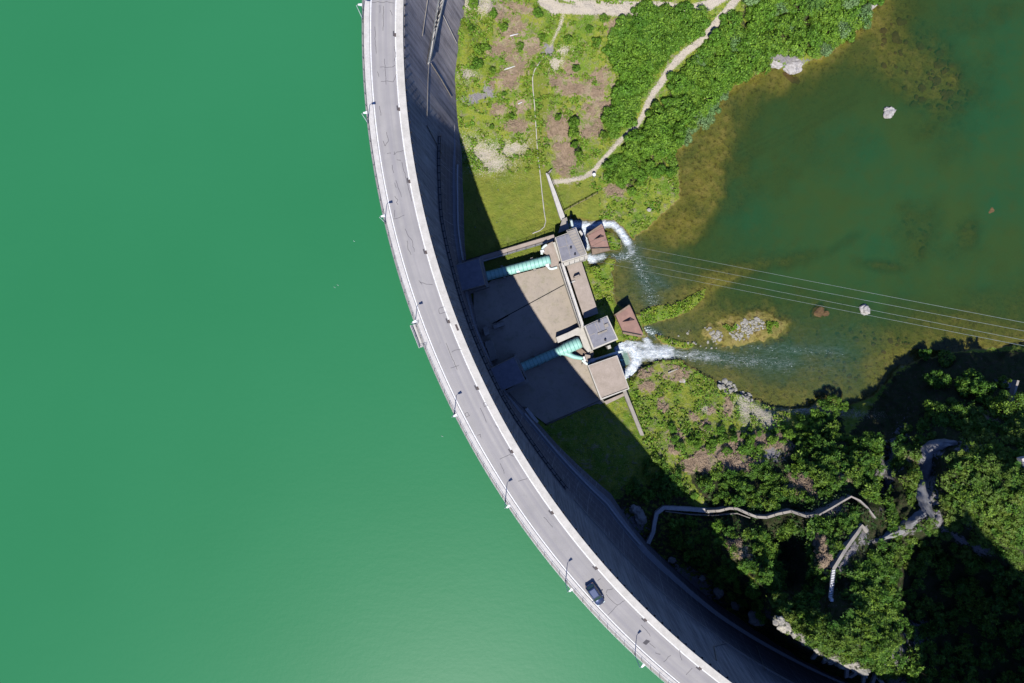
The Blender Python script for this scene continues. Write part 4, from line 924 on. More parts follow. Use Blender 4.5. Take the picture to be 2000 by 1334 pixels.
# manhole marker
mk_ = empty('marker_post', at(1159.5, 343, -4)); tag(mk_, 'small white capped marker post beside the bend of the footpath', 'marker post')
m_ = MB(); m_.tube([(0, 0, 0), (0, 0, 1.0)], .3, 12); m_.build('post', M['steel'], mk_); m_ = MB(); m_.tube([(0, 0, 1.0), (0, 0, 1.1)], .42, 12); m_.build('cap', M['white'], mk_)
# conduit across lawn
def ground_h(px, py):
    X = np.array([[float(px)]]); Y = np.array([[float(py)]]); return float(fields(X, Y)[0][0, 0])
def ground_hs(pts):
    X = np.array([[p[0] for p in pts]], float); Y = np.array([[p[1] for p in pts]], float); return fields(X, Y)[0][0]
def dense(pts, step=6):
    Q = []
    for (a, b), (c, d) in zip(pts[:-1], pts[1:]):
        n = max(1, int(math.hypot(c - a, d - b) / step))
        for i in range(n): Q.append((a + (c - a) * i / n, b + (d - b) * i / n))
    return Q + [pts[-1]]
q = dense([(1065, 104), (1055, 120), (1044, 137), (1040, 152), (1041, 175), (1044, 205), (1047, 250), (1050, 300), (1055, 340), (1059, 380), (1063, 415), (1066, 432), (1063, 443), (1055, 450), (1040, 456)])
hs = ground_hs(q); m_ = MB(); m_.tube([at(x, y, h + .12) for (x, y), h in zip(q, hs)], .11, 6)
o = m_.build('cable_conduit', M['beige']); tag(o, 'thin pale conduit snaking down the meadow and lawn', 'conduit')
# ------------------------------------------------------------ overhead wires
WR = [((1150, 463), (2000, 629)), ((1153, 475), (2000, 645.5)), ((1156, 487), (2000, 663.5)), ((1160, 500), (2000, 674.5))]
wl_ = ['topmost of the four overhead wires crossing the lake', 'second overhead wire from the top crossing the lake', 'third overhead wire from the top crossing the lake', 'lowest of the four overhead wires crossing the lake']
w1x = [(1150, 463), (1158, 474), (1146, 490), (1150, 498)]
# pixel slopes measured over the lake
LN = [((1400, 512.5), (2000, 629)), ((1400, 529), (2000, 645.5)), ((1400, 544.5), (2000, 663.5)), ((1400, 556.5), (2000, 674.5))]
for i, ((ax, ay), (bx, by)) in enumerate(LN):
    sx = (by - ay) / (bx - ax); x0 = [1146, 1150, 1152, 1150][i]; x0 = max(x0, 1148); y0 = ay - (1400 - x0) * sx
    P0 = at(x0, y0, 2.0); P3 = at(bx + 500, by + 500 * sx, 96.); P = []
    for t in np.linspace(0, 1, 60):     # straight in plan, sagging in height
        p = P0.lerp(P3, t); p.z -= 4 * .6 * t * (1 - t); P.append(p)
    m_ = MB(); m_.tube(P, .024, 5); o = m_.build('overhead_wire', M['wire']); tag(o, wl_[i], 'wire', 'overhead wires crossing the lake')

# ------------------------------------------------------------ rocks
def rock_mesh(name, seed, mat, sub=3, rough=.35, flat=.6):
    import bmesh
    bm = bmesh.new(); bmesh.ops.create_icosphere(bm, subdivisions=sub, radius=1)
    for v in bm.verts:
        n = v.co.normalized(); d = 1 + rough * mnoise.noise(n * 1.3 + Vector((seed * 7.1, 0, 0))) + rough * .5 * mnoise.noise(n * 3.1 + Vector((0, seed * 3.3, 0)))
        cell = mnoise.cell(n * 2.2 + Vector((seed, seed, 0))) * .12
        v.co = n * (d + cell); v.co.z *= flat
    me = bpy.data.meshes.new(name); bm.to_mesh(me); bm.free(); me.materials.append(mat); return me
def rock(px, py, z, sx, sy, sz, rz, label, mat='boulder', seed=1, cat='rock', group=None, me=None, name='boulder'):
    o = obj(name, me or rock_mesh(name, seed, M[mat])); o.location = at(px, py, z); o.scale = (sx, sy, sz); o.rotation_euler = (0, 0, rz); tag(o, label, cat, group); return o
rock(1688.5, 604, WL + .2, 1.15, 1.35, 1.6, .2, 'white boulder in the water under the overhead wires', seed=2)
rock(1737, 221, WL + .1, 1.6, 1.1, 1.2, .9, 'large grey slab boulder standing alone in the upper lake', seed=3)
rock(1731, 213, WL + .15, .65, .5, .9, .3, 'small pale boulder leaning on the lone slab in the upper lake', seed=4)
rock(1728, 223, WL - .9, 2.2, 1.6, 1.0, .4, 'ochre underwater ledge around the lone slab in the upper lake', 'boulder_brown', 5)
rock(1598, 609, WL - .3, 1.9, 1.2, .9, .8, 'brown drowned boulder left of the white boulder', 'boulder_brown', 6)
rock(1612, 612, WL - .1, .9, .8, .6, .3, 'small yellowish boulder touching the brown drowned one', 'boulder_brown', 7)
rock(1515, 120, WL + .6, 2.6, 1.5, 1.6, -.3, 'long grey rock on the shore, left part of the outcrop', seed=8)
rock(1550, 130, WL + .5, 2.2, 1.9, 1.7, .4, 'rounded grey rock at the water edge, right part of the outcrop', seed=9)
rock(1528, 100, WL + 1.2, 1.9, 1.3, 1.6, .1, 'brownish rubble rock behind the shore outcrop', seed=10)
rock(1540, 148, WL - .5, 3.2, 1.1, .8, -.6, 'ochre drowned slab below the shore outcrop', 'boulder_brown', 11)
rock(1618, 95, WL + .4, 1.8, .9, 1.1, .5, 'flat grey shore rock right of the big outcrop', seed=12)
rock(1640, 77, WL + .3, .8, .6, .8, .5, 'small grey shore rock below the pale willow', seed=13)
rock(1708, 8, WL + .4, 1.3, .7, .9, .8, 'white shore rock at the top edge of the picture', seed=14)
rock(1459, 147, WL + .4, .9, .6, .8, .6, 'small white shore rock left of the big outcrop', seed=15)
rock(1398, 176, WL + .5, 1.2, .7, .8, .5, 'pale shore rock beside the dark green bay', seed=16)
rock(1935, 412, WL - .2, 1.0, .8, .5, .5, 'dark drowned rock near the right edge of the lake', 'boulder_brown', 17)
rock(1268, 410, -4.6, .5, .45, .5, 0, 'small round pale stone on the grassy point', seed=18)
rock(1332, 745, WL + 1, 1.0, 1.5, .9, .2, 'white stone on the lower bank of the stream', seed=19)
rocks = [rock_mesh('stone', 30 + i, M['stone'], 2, .4, .7) for i in range(4)]
def scatter_px(poly, n, seed, mind=0):
    r = np.random.default_rng(seed); xs = [p[0] for p in poly]; ys = [p[1] for p in poly]; out = []
    tries = 0
    while len(out) < n and tries < 60:
        tries += 1
        X = r.uniform(min(xs), max(xs), n * 3); Y = r.uniform(min(ys), max(ys), n * 3); ok = inpoly(X, Y, poly)
        for x, y in zip(X[ok], Y[ok]):
            if mind and any((x - a) ** 2 + (y - b) ** 2 < mind ** 2 for a, b in out): continue
            out.append((x, y))
            if len(out) >= n: break
    return out
def stones(poly, n, seed, smin, smax, label, group, mind=3, dz=.05):
    r = random.Random(seed); P = scatter_px(poly, n, seed, mind); H = ground_hs(P)
    for (x, y), h in zip(P, H):
        s = r.uniform(smin, smax) ** 1; o = obj('stone', rocks[r.randrange(4)]); o.location = at(x, y, max(h, WL - .05) + dz)
        o.scale = (s * r.uniform(.8, 1.4), s, s * .8); o.rotation_euler = (0, 0, r.uniform(0, 6.3)); tag(o, label, 'stone', group)
def drowned(poly, n, seed, smin, smax, label, group):
    r = random.Random(seed)
    for x, y in scatter_px(poly, n, seed, 5):
        s = smin + (smax - smin) * r.random() ** 2; o = obj('drowned_stone', brocks[r.randrange(4)]); o.location = at(x, y, WL - .25 - .2 * s); o.scale = (s * r.uniform(.8, 1.5), s, s * .5)
        o.rotation_euler = (0, 0, r.uniform(0, 6.3)); tag(o, label, 'stone', group)
brocks = [rock_mesh('drowned_stone', 40 + i, M['boulder_brown'], 2, .4, .7) for i in range(4)]
drowned([(1690, 60), (1780, 30), (1860, 60), (1900, 200), (1880, 290), (1790, 280), (1740, 160)], 90, 61, .3, 1.1, 'brown stone lying under the water in the upper lake', 'drowned stones in the upper lake')
drowned([(1600, 640), (1720, 640), (1800, 670), (1700, 740), (1640, 770), (1560, 740)], 60, 62, .2, .6, 'brown stone lying under the water near the lower shore', 'drowned stones near the lower shore')
drowned([(1760, 430), (1910, 430), (1910, 520), (1700, 530)], 30, 63, .3, .8, 'brown stone lying under the water right of the middle', 'drowned stones right of the middle of the lake')
drowned([(1330, 630), (1540, 610), (1550, 680), (1340, 690)], 60, 64, .15, .5, 'brown stone under the water around the gravel bar', 'drowned stones around the gravel bar')
stones([(1424, 650), (1436, 636), (1455, 624), (1478, 620), (1494, 628), (1498, 640), (1470, 648), (1462, 662), (1440, 666)], 100, 5, .12, .4, 'pale stone in the heap on the gravel bar', 'stones heaped on the gravel bar', 2.6)
crocks = [rock_mesh('cliff_rock', 70 + i, M['cliff'], 3, .5, .7) for i in range(4)]
r_ = random.Random(9); rim = [(1522, 1216), (1545, 1232), (1565, 1243), (1600, 1265), (1622, 1279), (1645, 1290), (1668, 1301), (1694, 1313)]
for k in range(46):
    f = k / 46 * 7; i = int(f); x = rim[i][0] + (rim[i + 1][0] - rim[i][0]) * (f - i) + r_.uniform(-4, 4); y = rim[i][1] + (rim[i + 1][1] - rim[i][1]) * (f - i) + r_.uniform(-4, 4)
    o = obj('cliff_rock', crocks[k % 4]); o.location = at(x, y, 24.2 + r_.uniform(-.6, .5)); sc_ = r_.uniform(.5, 1.1); o.scale = (sc_ * 1.5, sc_, sc_ * .7); o.rotation_euler = (r_.uniform(-.3, .3), 0, -.5 + r_.uniform(-.5, .5))
    tag(o, 'pale rock in the sunlit rim of the cliff above the dam foot', 'rock', 'pale rocks along the cliff rim')
stones([(1388, 650), (1410, 648), (1414, 664), (1392, 668)], 14, 6, .25, .5, 'pale stone at the left end of the gravel bar', 'stones at the left end of the gravel bar', 3)
stones([(1405, 738), (1440, 752), (1436, 764), (1420, 768), (1405, 758)], 18, 7, .25, .7, 'grey stone on the lower bank of the stream', 'stones along the lower bank', 4)
stones([(1445, 765), (1475, 775), (1472, 785), (1450, 780)], 10, 8, .3, .7, 'brown shaded stone at the lake edge below the lower bank', 'stones at the lake edge', 4)
stones([(1320, 640), (1400, 640), (1400, 690), (1330, 672)], 18, 9, .15, .4, 'small stone in the shallows left of the gravel bar', 'stones in the shallows', 4)
stones([(1680, 20), (1700, 5), (1705, 15), (1688, 45)], 5, 10, .2, .5, 'small stone on the upper shore', 'stones on the upper shore', 4)

# ------------------------------------------------------------ vegetation
def quads(C, A, Bv):       # centre, half axes
    V = np.stack([C - A, C - Bv * .9 + A * .1, C + A, C + Bv * .9 + A * .1], 1).reshape(-1, 3)
    return V, np.arange(len(V)).reshape(-1, 4)
def rnd_dir(n, r, up=0):
    v = r.normal(size=(n, 3)); v[:, 2] += up; return v / np.linalg.norm(v, axis=1, keepdims=True)
def crown_clusters(seed, Rr, Hh, ncl, leaf, wid, nleaf=6, lobes=6, open_=.35):
    """clusters of elongated leaves radiating from twig tips spread over several lobes"""
    r = np.random.default_rng(seed); LC = []
    for i in range(lobes):
        a = 2 * math.pi * (i + r.uniform(-.3, .3)) / lobes; q = r.uniform(.25, .75) * Rr
        LC.append((q * math.cos(a), q * math.sin(a), Hh * r.uniform(.45, .85), Rr * r.uniform(.3, .55)))
    LC.append((0, 0, Hh * .85, Rr * .45)); C = []; N = []
    for k in range(ncl):
        lx, ly, lz, lr = LC[r.integers(len(LC))]; d = rnd_dir(1, r, .5)[0]; rad = lr * r.uniform(open_, 1.05)
        C.append((lx + d[0] * rad, ly + d[1] * rad, lz + d[2] * rad * .8)); N.append(d)
    C = np.array(C); N = np.array(N); cc = []; aa = []; bb = []
    for c, nrm in zip(C, N):
        t = np.cross(nrm, (0.1, .2, 1.)); t /= np.linalg.norm(t) + 1e-9; u = np.cross(nrm, t); a0 = r.uniform(0, 6.28); s = r.uniform(.7, 1.25)
        for j in range(nleaf):
            a = a0 + 2 * math.pi * j / nleaf + r.uniform(-.3, .3); d = t * math.cos(a) + u * math.sin(a) + nrm * r.uniform(-.1, .5)
            d /= np.linalg.norm(d); side = np.cross(d, nrm); side /= np.linalg.norm(side) + 1e-9
            side = side * math.cos(.4) + nrm * math.sin(r.uniform(-.5, .5)); L = leaf * s * r.uniform(.7, 1.2)
            cc.append(c + d * L * .5); aa.append(d * L * .5); bb.append(side * wid * s * .5)
    return quads(np.array(cc), np.array(aa), np.array(bb))
def crown_dense(seed, Rr, Hh, n, leaf, lobes=7):
    r = np.random.default_rng(seed); LC = [(0, 0, Hh * .6, Rr * .7)]
    for i in range(lobes):
        a = 2 * math.pi * (i + r.uniform(-.4, .4)) / lobes; q = r.uniform(.4, .8) * Rr
        LC.append((q * math.cos(a), q * math.sin(a), Hh * r.uniform(.35, .75), Rr * r.uniform(.25, .45)))
    idx = r.integers(len(LC), size=n); L = np.array(LC)[idx]; d = rnd_dir(n, r, .6); rad = L[:, 3] * r.uniform(.75, 1.1, n)
    C = L[:, :3] + d * rad[:, None] * np.array([1, 1, .85]); nn = rnd_dir(n, r) * .6 + d; nn /= np.linalg.norm(nn, axis=1, keepdims=True)
    t = np.cross(nn, rnd_dir(n, r)); t /= np.linalg.norm(t, axis=1, keepdims=True); u = np.cross(nn, t); s = leaf * r.uniform(.6, 1.3, n)[:, None]
    return quads(C, t * s * .62, u * s * .36)
def trunk_mb(h, r0, seed, limbs=4, spread=1.2):
    m_ = MB(); rr_ = random.Random(seed); m_.tube([(0, 0, -.6), (rr_.uniform(-.1, .1), rr_.uniform(-.1, .1), h * .4), (rr_.uniform(-.2, .2), rr_.uniform(-.2, .2), h * .8)], [r0, r0 * .75, r0 * .3], 7)
    for i in range(limbs):
        a = 6.28 * i / limbs + rr_.uniform(-.4, .4); z = h * rr_.uniform(.25, .5)
        m_.tube([(0, 0, z), (math.cos(a) * spread * .5, math.sin(a) * spread * .5, z + h * .15), (math.cos(a) * spread, math.sin(a) * spread, z + h * .35)], [r0 * .5, r0 * .35, r0 * .12], 5)
    me = bpy.data.meshes.new('trunk'); me.from_pydata(m_.v, [], m_.f); me.update(); me.materials.append(M['bark']); return me
def variants(kind, n, mk, mat, h, r0, spread, smooth=False):
    out = []
    for i in range(n):
        V, F = mk(i); out.append((smesh('crown', V, F, mat), trunk_mb(h, r0, i + 5, 4, spread)))
    return out
TW = variants('wood', 6, lambda i: crown_clusters(100 + i, 1.9 + .25 * i, 4.2, 74 + 13 * i, .66, .26), M['leaf_wood'], 5.5, .16, 1.6)
TD = variants('dense', 3, lambda i: crown_dense(150 + i, 2.3 + .3 * i, 5.5, 1500, .42), M['leaf_wood'], 5.5, .16, 1.4)
SN = variants('north', 5, lambda i: crown_dense(200 + i, 1.7 + .2 * i, 2.9, 1500, .36), M['leaf_north'], 2.4, .08, .9)
SC = variants('north2', 3, lambda i: crown_clusters(230 + i, 1.6 + .2 * i, 2.8, 150, .42, .18), M['leaf_north'], 2.4, .08, .9)
SW = variants('shore', 3, lambda i: crown_dense(250 + i, 2.0 + .3 * i, 2.6, 2000, .30), M['leaf_shore'], 2.4, .09, 1)
SH = variants('hill', 4, lambda i: crown_clusters(270 + i, 1.7 + .2 * i, 2.3, 130, .45, .2), M['leaf_hill'], 2.0, .07, .8)
def conifer(seed, h, Rr):
    r = np.random.default_rng(seed); cc = []; aa = []; bb = []
    for z in np.linspace(.15, .97, 15):
        n = 9; L = Rr * (1 - z) + .15
        for i in range(n):
            a = 2 * math.pi * (i + r.uniform(-.3, .3)) / n + z * 9; d = np.array([math.cos(a), math.sin(a), -.25]); s = np.array([-math.sin(a), math.cos(a), 0])
            for t in np.linspace(.15, 1, 7):
                for sg in (-1, 1):
                    dd = d * .5 + s * sg * .6; dd /= np.linalg.norm(dd); l_ = .45 * (1.15 - t * .7)
                    cc.append(np.array([0, 0, z * h]) + d * L * t + dd * l_ * .5); aa.append(dd * l_ * .6); bb.append(np.cross(dd, (0, 0, 1)) * .09)
    return quads(np.array(cc), np.array(aa), np.array(bb))
CV, CF = conifer(5, 8, 3.0); CONE = (smesh('crown', CV, CF, M['needle']), trunk_mb(8, .16, 3, 0))
def plant(v, loc, s, sz, rz, name, label, cat, group):
    e = empty(name, loc, rz); e.scale = (s, s, sz); tag(e, label, cat, group)
    for me, nm in ((v[0], 'crown'), (v[1], 'trunk')):
        o = bpy.data.objects.new(nm, me); scn.collection.objects.link(o); o.parent = e
    return e
def plants(poly, n, seed, V, mind, smin, smax, name, label, cat, group, avoid=None, zmul=(.8, 1.2), sink=.3):
    r = random.Random(seed); P = scatter_px(poly, n, seed, mind)
    if avoid: P = [p for p in P if not avoid(*p)]
    H = ground_hs(P)
    for (x, y), h in zip(P, H):
        s = r.uniform(smin, smax); plant(V[r.randrange(len(V))], at(x, y, h - sink), s, s * r.uniform(*zmul), r.uniform(0, 6.28), name, label, cat, group)
def near(pts, d):
    X0 = np.array([[0.]])
    return lambda x, y: segdist(np.array([[x]]), np.array([[y]]), pts)[0, 0] < d
tr = near(TRAIL, 18)
plants(THICKN, 105, 11, SN + SN + SC, 11, .75, 1.2, 'shrub', 'bright green shrub in the dense thicket left of the gravel trail', 'shrub', 'shrubs in the thicket left of the gravel trail', tr)
plants(THICKN2, 185, 12, SN + SN + SC + SW[:1], 11, .8, 1.3, 'shrub', 'bright green shrub on the bank between the gravel trail and the lake', 'shrub', 'shrubs between the gravel trail and the lake', near(TRAIL, 18))
plants(THICKN3, 30, 13, SN + SC, 9, .5, .9, 'low_shrub', 'low shrub on the grassy point below the trail', 'shrub', 'low shrubs on the grassy point')
shore = [(1405, 190, 1.0), (1385, 215, 1.1), (1362, 240, 1.0), (1345, 258, .8), (1390, 200, .9), (1672, 40, 1.2), (1684, 25, 1.0), (1650, 55, .9), (1378, 230, .9), (1540, 60, .9), (1335, 275, .8)]
for i, (x, y, s) in enumerate(shore):
    plant(SW[i % 3], at(x, y, ground_h(x, y) - .2), s, s, i * 1.3, 'willow_shrub', 'pale grey green willow shrub leaning over the lake shore', 'shrub', 'willow shrubs on the shore')
plant(CONE, at(1580, 14, ground_h(1580, 14)), 1.25, 1.2, .3, 'conifer', 'dark conifer with fanned branches among the shrubs at the top edge', 'tree', None)
dotted = [(1125, 138, .8), (1090, 232, .6), (1120, 245, .9), (1118, 262, .8), (1185, 240, .9), (1130, 305, .9), (1190, 355, .6), (1178, 268, .8), (985, 58, .8), (965, 30, .7), (1050, 30, .7), (935, 100, .8), (930, 130, .8), (963, 140, .7), (1000, 230, .6), (1058, 75, .6), (1108, 82, .9), (1195, 255, .6),
          (925, 12, .7), (950, 95, .6), (1015, 95, .6), (920, 60, .7), (985, 185, .5), (1040, 130, .5), (960, 250, .5), (1120, 285, .7), (1150, 60, .6), (1165, 85, .7), (1180, 40, .6)]
for i, (x, y, s) in enumerate(dotted):
    plant((SN + SC)[i % 8], at(x, y, ground_h(x, y) - .2), s * .8, s * (1.0 if y < 220 else 1.15), i * 1.7, 'bush', 'round green bush standing apart on the bare meadow slope', 'bush', 'bushes scattered over the meadow slope')
# south woods
pathA = [(1265, 1060), (1285, 995), (1400, 1000), (1490, 1012), (1560, 1007), (1665, 970), (1710, 1012)]
PB = [(1622, 1195), (1692, 1032), (1675, 1050), (1650, 1080), (1635, 1105), (1626, 1120), (1622, 1172)]
rockp = [(1862, 866), (1832, 876), (1814, 900), (1812, 950), (1812, 990), (1790, 1015), (1730, 1050)]
def av(x, y):
    X = np.array([[x]]); Y = np.array([[y]])
    if segdist(X, Y, pathA)[0, 0] < 19 or segdist(X, Y, [(1515, 1212), (1560, 1250), (1640, 1288), (1700, 1318)])[0, 0] < 17 or segdist(X, Y, rockp[:5])[0, 0] < 27 or segdist(X, Y, [(1808, 1000), (1755, 1045), (1730, 1056)])[0, 0] < 14 or segdist(X, Y, [(1828, 1015), (1885, 1056), (1955, 1092)])[0, 0] < 10 or segdist(X, Y, [(1745, 830), (1728, 880), (1722, 950)])[0, 0] < 13: return True
    if segdist(X + 0, Y, [(p[0] + 9, p[1]) for p in PB[1:] + PB[:1]])[0, 0] < 20: return True
    for e in SOIL[-12:]:
        if ell(X, Y, *e)[0, 0] > .1: return True
    return any(ell(X, Y, *e)[0, 0] > 0 for e in ((1525, 885, 22, 22, 0), (1660, 830, 34, 26, 0), (1545, 1085, 34, 46, -25), (1550, 1140, 20, 26, -20), (1925, 790, 40, 14, 0), (1850, 800, 34, 12, 0)))
W1 = [(1350, 925), (1400, 930), (1500, 905), (1535, 850), (1600, 830), (1640, 800), (1650, 850), (1700, 860), (1740, 830), (1740, 1080), (1750, 1200), (1760, 1318), (1715, 1318), (1600, 1262), (1530, 1215), (1480, 1130), (1440, 1085), (1410, 1020), (1370, 970)]
W2 = [(1760, 840), (1850, 780), (1990, 790), (2060, 800), (2060, 1100), (1960, 1100), (1860, 1050), (1790, 1020), (1740, 900)]
plants(W1, 295, 21, TW + TW + TD[:1], 12, .42, .74, 'broadleaf_tree', 'leafy green tree in the wood between the dam shadow and the gorge', 'tree', 'trees in the wood beside the dam', av, (.55, 1.0))
plants(W2, 60, 22, TW + TD[:1], 20, .5, .9, 'broadleaf_tree', 'leafy green tree on the sunlit hill at the right edge', 'tree', 'trees on the sunlit right hill', av, (.55, 1.0))
plants(W2, 200, 27, SH, 11, .6, 1.15, 'hill_shrub', 'olive green shrub on the sunlit hill at the right edge', 'shrub', 'shrubs on the sunlit right hill', av, (.5, .9))
for i, (x, y, s) in enumerate([(1808, 738, 1.0), (1826, 745, .9), (1880, 745, 1.15), (1893, 762, 1.2), (1868, 757, .9), (1955, 785, 1.0), (1975, 790, 1.0), (1930, 788, .9), (1835, 700, .8), (1795, 692, .7), (1812, 800, .9), (1840, 808, 1.0), (1945, 745, .7), (1940, 800, 1.1), (1620, 785, .7), (1640, 792, .6), (1605, 790, .6)]):
    h = max(ground_h(x, y), -4) if y > 720 else ground_h(x, y); e = plant(TD[i % 3], at(x, y, h - .5), s, s * 1.1, i * 1.1, 'broadleaf_tree', 'dense crowned tree rising from the dark cliff by the lake', 'tree', 'dense trees on the dark lakeside cliff')
plants([(1765, 1070), (2000, 1100), (2000, 1334), (1765, 1334)], 60, 23, TW, 22, .7, 1.1, 'shaded_tree', 'tree standing in the deep shade of the gorge', 'tree', 'trees in the shaded gorge')
plants([(1300, 830), (1500, 840), (1540, 820), (1620, 800), (1560, 850), (1500, 880), (1440, 890), (1330, 880)], 32, 24, SC + SN, 14, .45, .8, 'bush', 'low bush on the slope below the valve house', 'bush', 'low bushes below the valve house', None)

SS = variants('sapling', 5, lambda i: crown_clusters(300 + i, 1.3 + .15 * i, 2.4, 46 + 8 * i, .6, .22), M['leaf_wood'], 2.2, .07, .8)
plants(W1, 300, 28, SS, 9, .7, 1.25, 'sapling', 'small leafy sapling filling the gaps of the wood beside the dam', 'sapling', 'saplings in the wood beside the dam', av, (.6, 1.0))
plants(W2, 70, 29, SS, 9, .7, 1.2, 'sapling', 'small leafy sapling among the shrubs of the sunlit right hill', 'sapling', 'saplings on the sunlit right hill', av, (.6, 1.0))
plants([(1285, 880), (1330, 930), (1400, 1010), (1470, 1140), (1500, 1205), (1440, 1170), (1330, 1080), (1300, 1010), (1290, 985), (1210, 950)], 80, 30, SS + SC, 12, .6, 1.1, 'shaded_bush', 'low bush in the shadow of the dam beside the footpath', 'bush', 'bushes in the shadow of the dam', av, (.6, 1.0))
plants([(1735, 1010), (1790, 1025), (1850, 1040), (1900, 1085), (1950, 1110), (1760, 1110), (1735, 1080)], 30, 44, SH + SS, 14, .6, 1.0, 'gorge_shrub', 'shrub on the rocky saddle between the wood and the right hill', 'shrub', 'shrubs on the rocky saddle')
plants([(1500, 1160), (1560, 1180), (1700, 1290), (1690, 1306), (1600, 1262), (1530, 1212)], 45, 45, SH, 9, .6, 1.0, 'cliff_shrub', 'olive shrub along the lit cliff edge above the dam foot', 'shrub', 'shrubs along the lit cliff edge')
# undergrowth (ground cover)
def undergrowth(poly, n, seed, leaf, name, label, mat, excl=(), hz=.25, dens=None):
    r = np.random.default_rng(seed); xs = [p[0] for p in poly]; ys = [p[1] for p in poly]
    X = r.uniform(min(xs), max(xs), n); Y = r.uniform(min(ys), max(ys), n); ok = inpoly(X, Y, poly)
    for e in SOIL + GRAV + ROCK: ok &= ell(X, Y, *e[:5]) < .12 + .25 * (vnoise(X, Y, 8, 5) - .3)
    for P_, w_ in ((TRAIL, 12), (TOPROAD, 15), (GULLY, 6)): ok &= segdist(X, Y, P_) > w_ * .85
    for p_, d_ in excl: ok &= sdf(X, Y, p_) < d_
    ok &= fbm(X, Y, 20, seed + 3) > (.38 if dens is None else dens)
    ok &= fbm(X, Y, 11, 71) > .49
    X = X[ok]; Y = Y[ok]; h, wat, dep, bar = fields(X[None], Y[None]); h = h[0]; ok = (wat[0] < -1) & (segdist(X, Y, [(1745, 830), (1728, 880), (1722, 950), (1745, 1020)]) > 14) & (segdist(X, Y, rockp) > 16); X = X[ok]; Y = Y[ok]; h = h[ok] + r.uniform(.05, hz, len(X)) * (1 + 2 * vnoise(X, Y, 12, 8))
    k = (CZ - h) / FPX; C = np.stack([(X - 1000) * k, (667 - Y) * k, h], -1); m = len(C)
    nn = rnd_dir(m, r, 1.6); t = np.cross(nn, rnd_dir(m, r)); t /= np.linalg.norm(t, axis=1, keepdims=True); u = np.cross(nn, t); s = leaf * r.uniform(.5, 1.3, m)[:, None]
    V, F = quads(C, t * s * .6, u * s * .35); o = obj(name, smesh(name, V, F, mat)); tag(o, label, 'undergrowth', None, 'stuff')
LAWNX = [(905, 345), (1000, 330), (1060, 200), (1068, 330), (1085, 356), (1140, 352), (1110, 430), (1090, 470), (905, 520)]
undergrowth([(895, -30), (1480, -30), (1440, 30), (1320, 330), (1335, 400), (1235, 480), (1170, 440), (1170, 380), (1090, 350), (1060, 330), (1000, 340), (905, 330), (890, 200)], 110000, 31, .46, 'undergrowth', 'low weeds and herbs over the upper meadow slope', M['leaf_under'], hz=.3)
undergrowth([(1225, 690), (1330, 700), (1420, 750), (1520, 790), (1660, 800), (1560, 860), (1440, 930), (1350, 960), (1270, 900), (1225, 780)], 34000, 32, .42, 'undergrowth', 'low weeds and herbs on the lower bank below the valve house', M['leaf_under'], hz=.35)
undergrowth([(1145, 505), (1200, 505), (1200, 590), (1170, 600)], 3500, 33, .42, 'undergrowth', 'green herbs on the strip right of the culvert roof', M['leaf_under'], dens=.1)
undergrowth([(1500, 0), (1700, 0), (1690, 50), (1450, 160), (1330, 290), (1240, 290), (1300, 160)], 14000, 34, .5, 'undergrowth', 'green understorey below the shrubs by the upper shore', M['leaf_under'], dens=.3)
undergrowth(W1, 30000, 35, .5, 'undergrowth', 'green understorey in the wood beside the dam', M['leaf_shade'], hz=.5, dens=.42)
undergrowth(W2, 24000, 36, .5, 'undergrowth', 'green understorey on the sunlit right hill', M['leaf_hill'], hz=.5, dens=.5)
def islet_green(polys, n, seed, label):
    r = np.random.default_rng(seed); Cs = []
    for poly in polys:
        xs = [p[0] for p in poly]; ys = [p[1] for p in poly]; X = r.uniform(min(xs), max(xs), n); Y = r.uniform(min(ys), max(ys), n); ok = (sdf(X, Y, poly) > -1) & (fbm(X, Y, 14, 19) > .42); X = X[ok]; Y = Y[ok]
        h = np.maximum(fields(X[None], Y[None])[0][0], WL) + r.uniform(.05, .7, len(X)) * (.4 + vnoise(X, Y, 8, 3)); k = (CZ - h) / FPX; Cs.append(np.stack([(X - 1000) * k, (667 - Y) * k, h], -1))
    C = np.concatenate(Cs); m = len(C); nn = rnd_dir(m, r, 1.2); t = np.cross(nn, rnd_dir(m, r)); t /= np.linalg.norm(t, axis=1, keepdims=True); u = np.cross(nn, t); s = .42 * r.uniform(.5, 1.3, m)[:, None]
    V, F = quads(C, t * s * .6, u * s * .35); o = obj('reeds', smesh('reeds', V, F, M['leaf_under'])); tag(o, label, 'reeds', None, 'stuff')
islet_green([IS1], 4500, 41, 'yellow green reeds on the narrow island beside the outlet'); islet_green([ISLET], 700, 42, 'green tuft on the islet right of the upper outlet hood')
islet_green([IS3, [(1412, 636), (1432, 626), (1440, 640), (1425, 648)], [(1496, 628), (1520, 630), (1522, 645), (1502, 652)], [(1220, 652), (1245, 660), (1235, 666), (1218, 660)]], 600, 43, 'green tufts around the gravel bar')
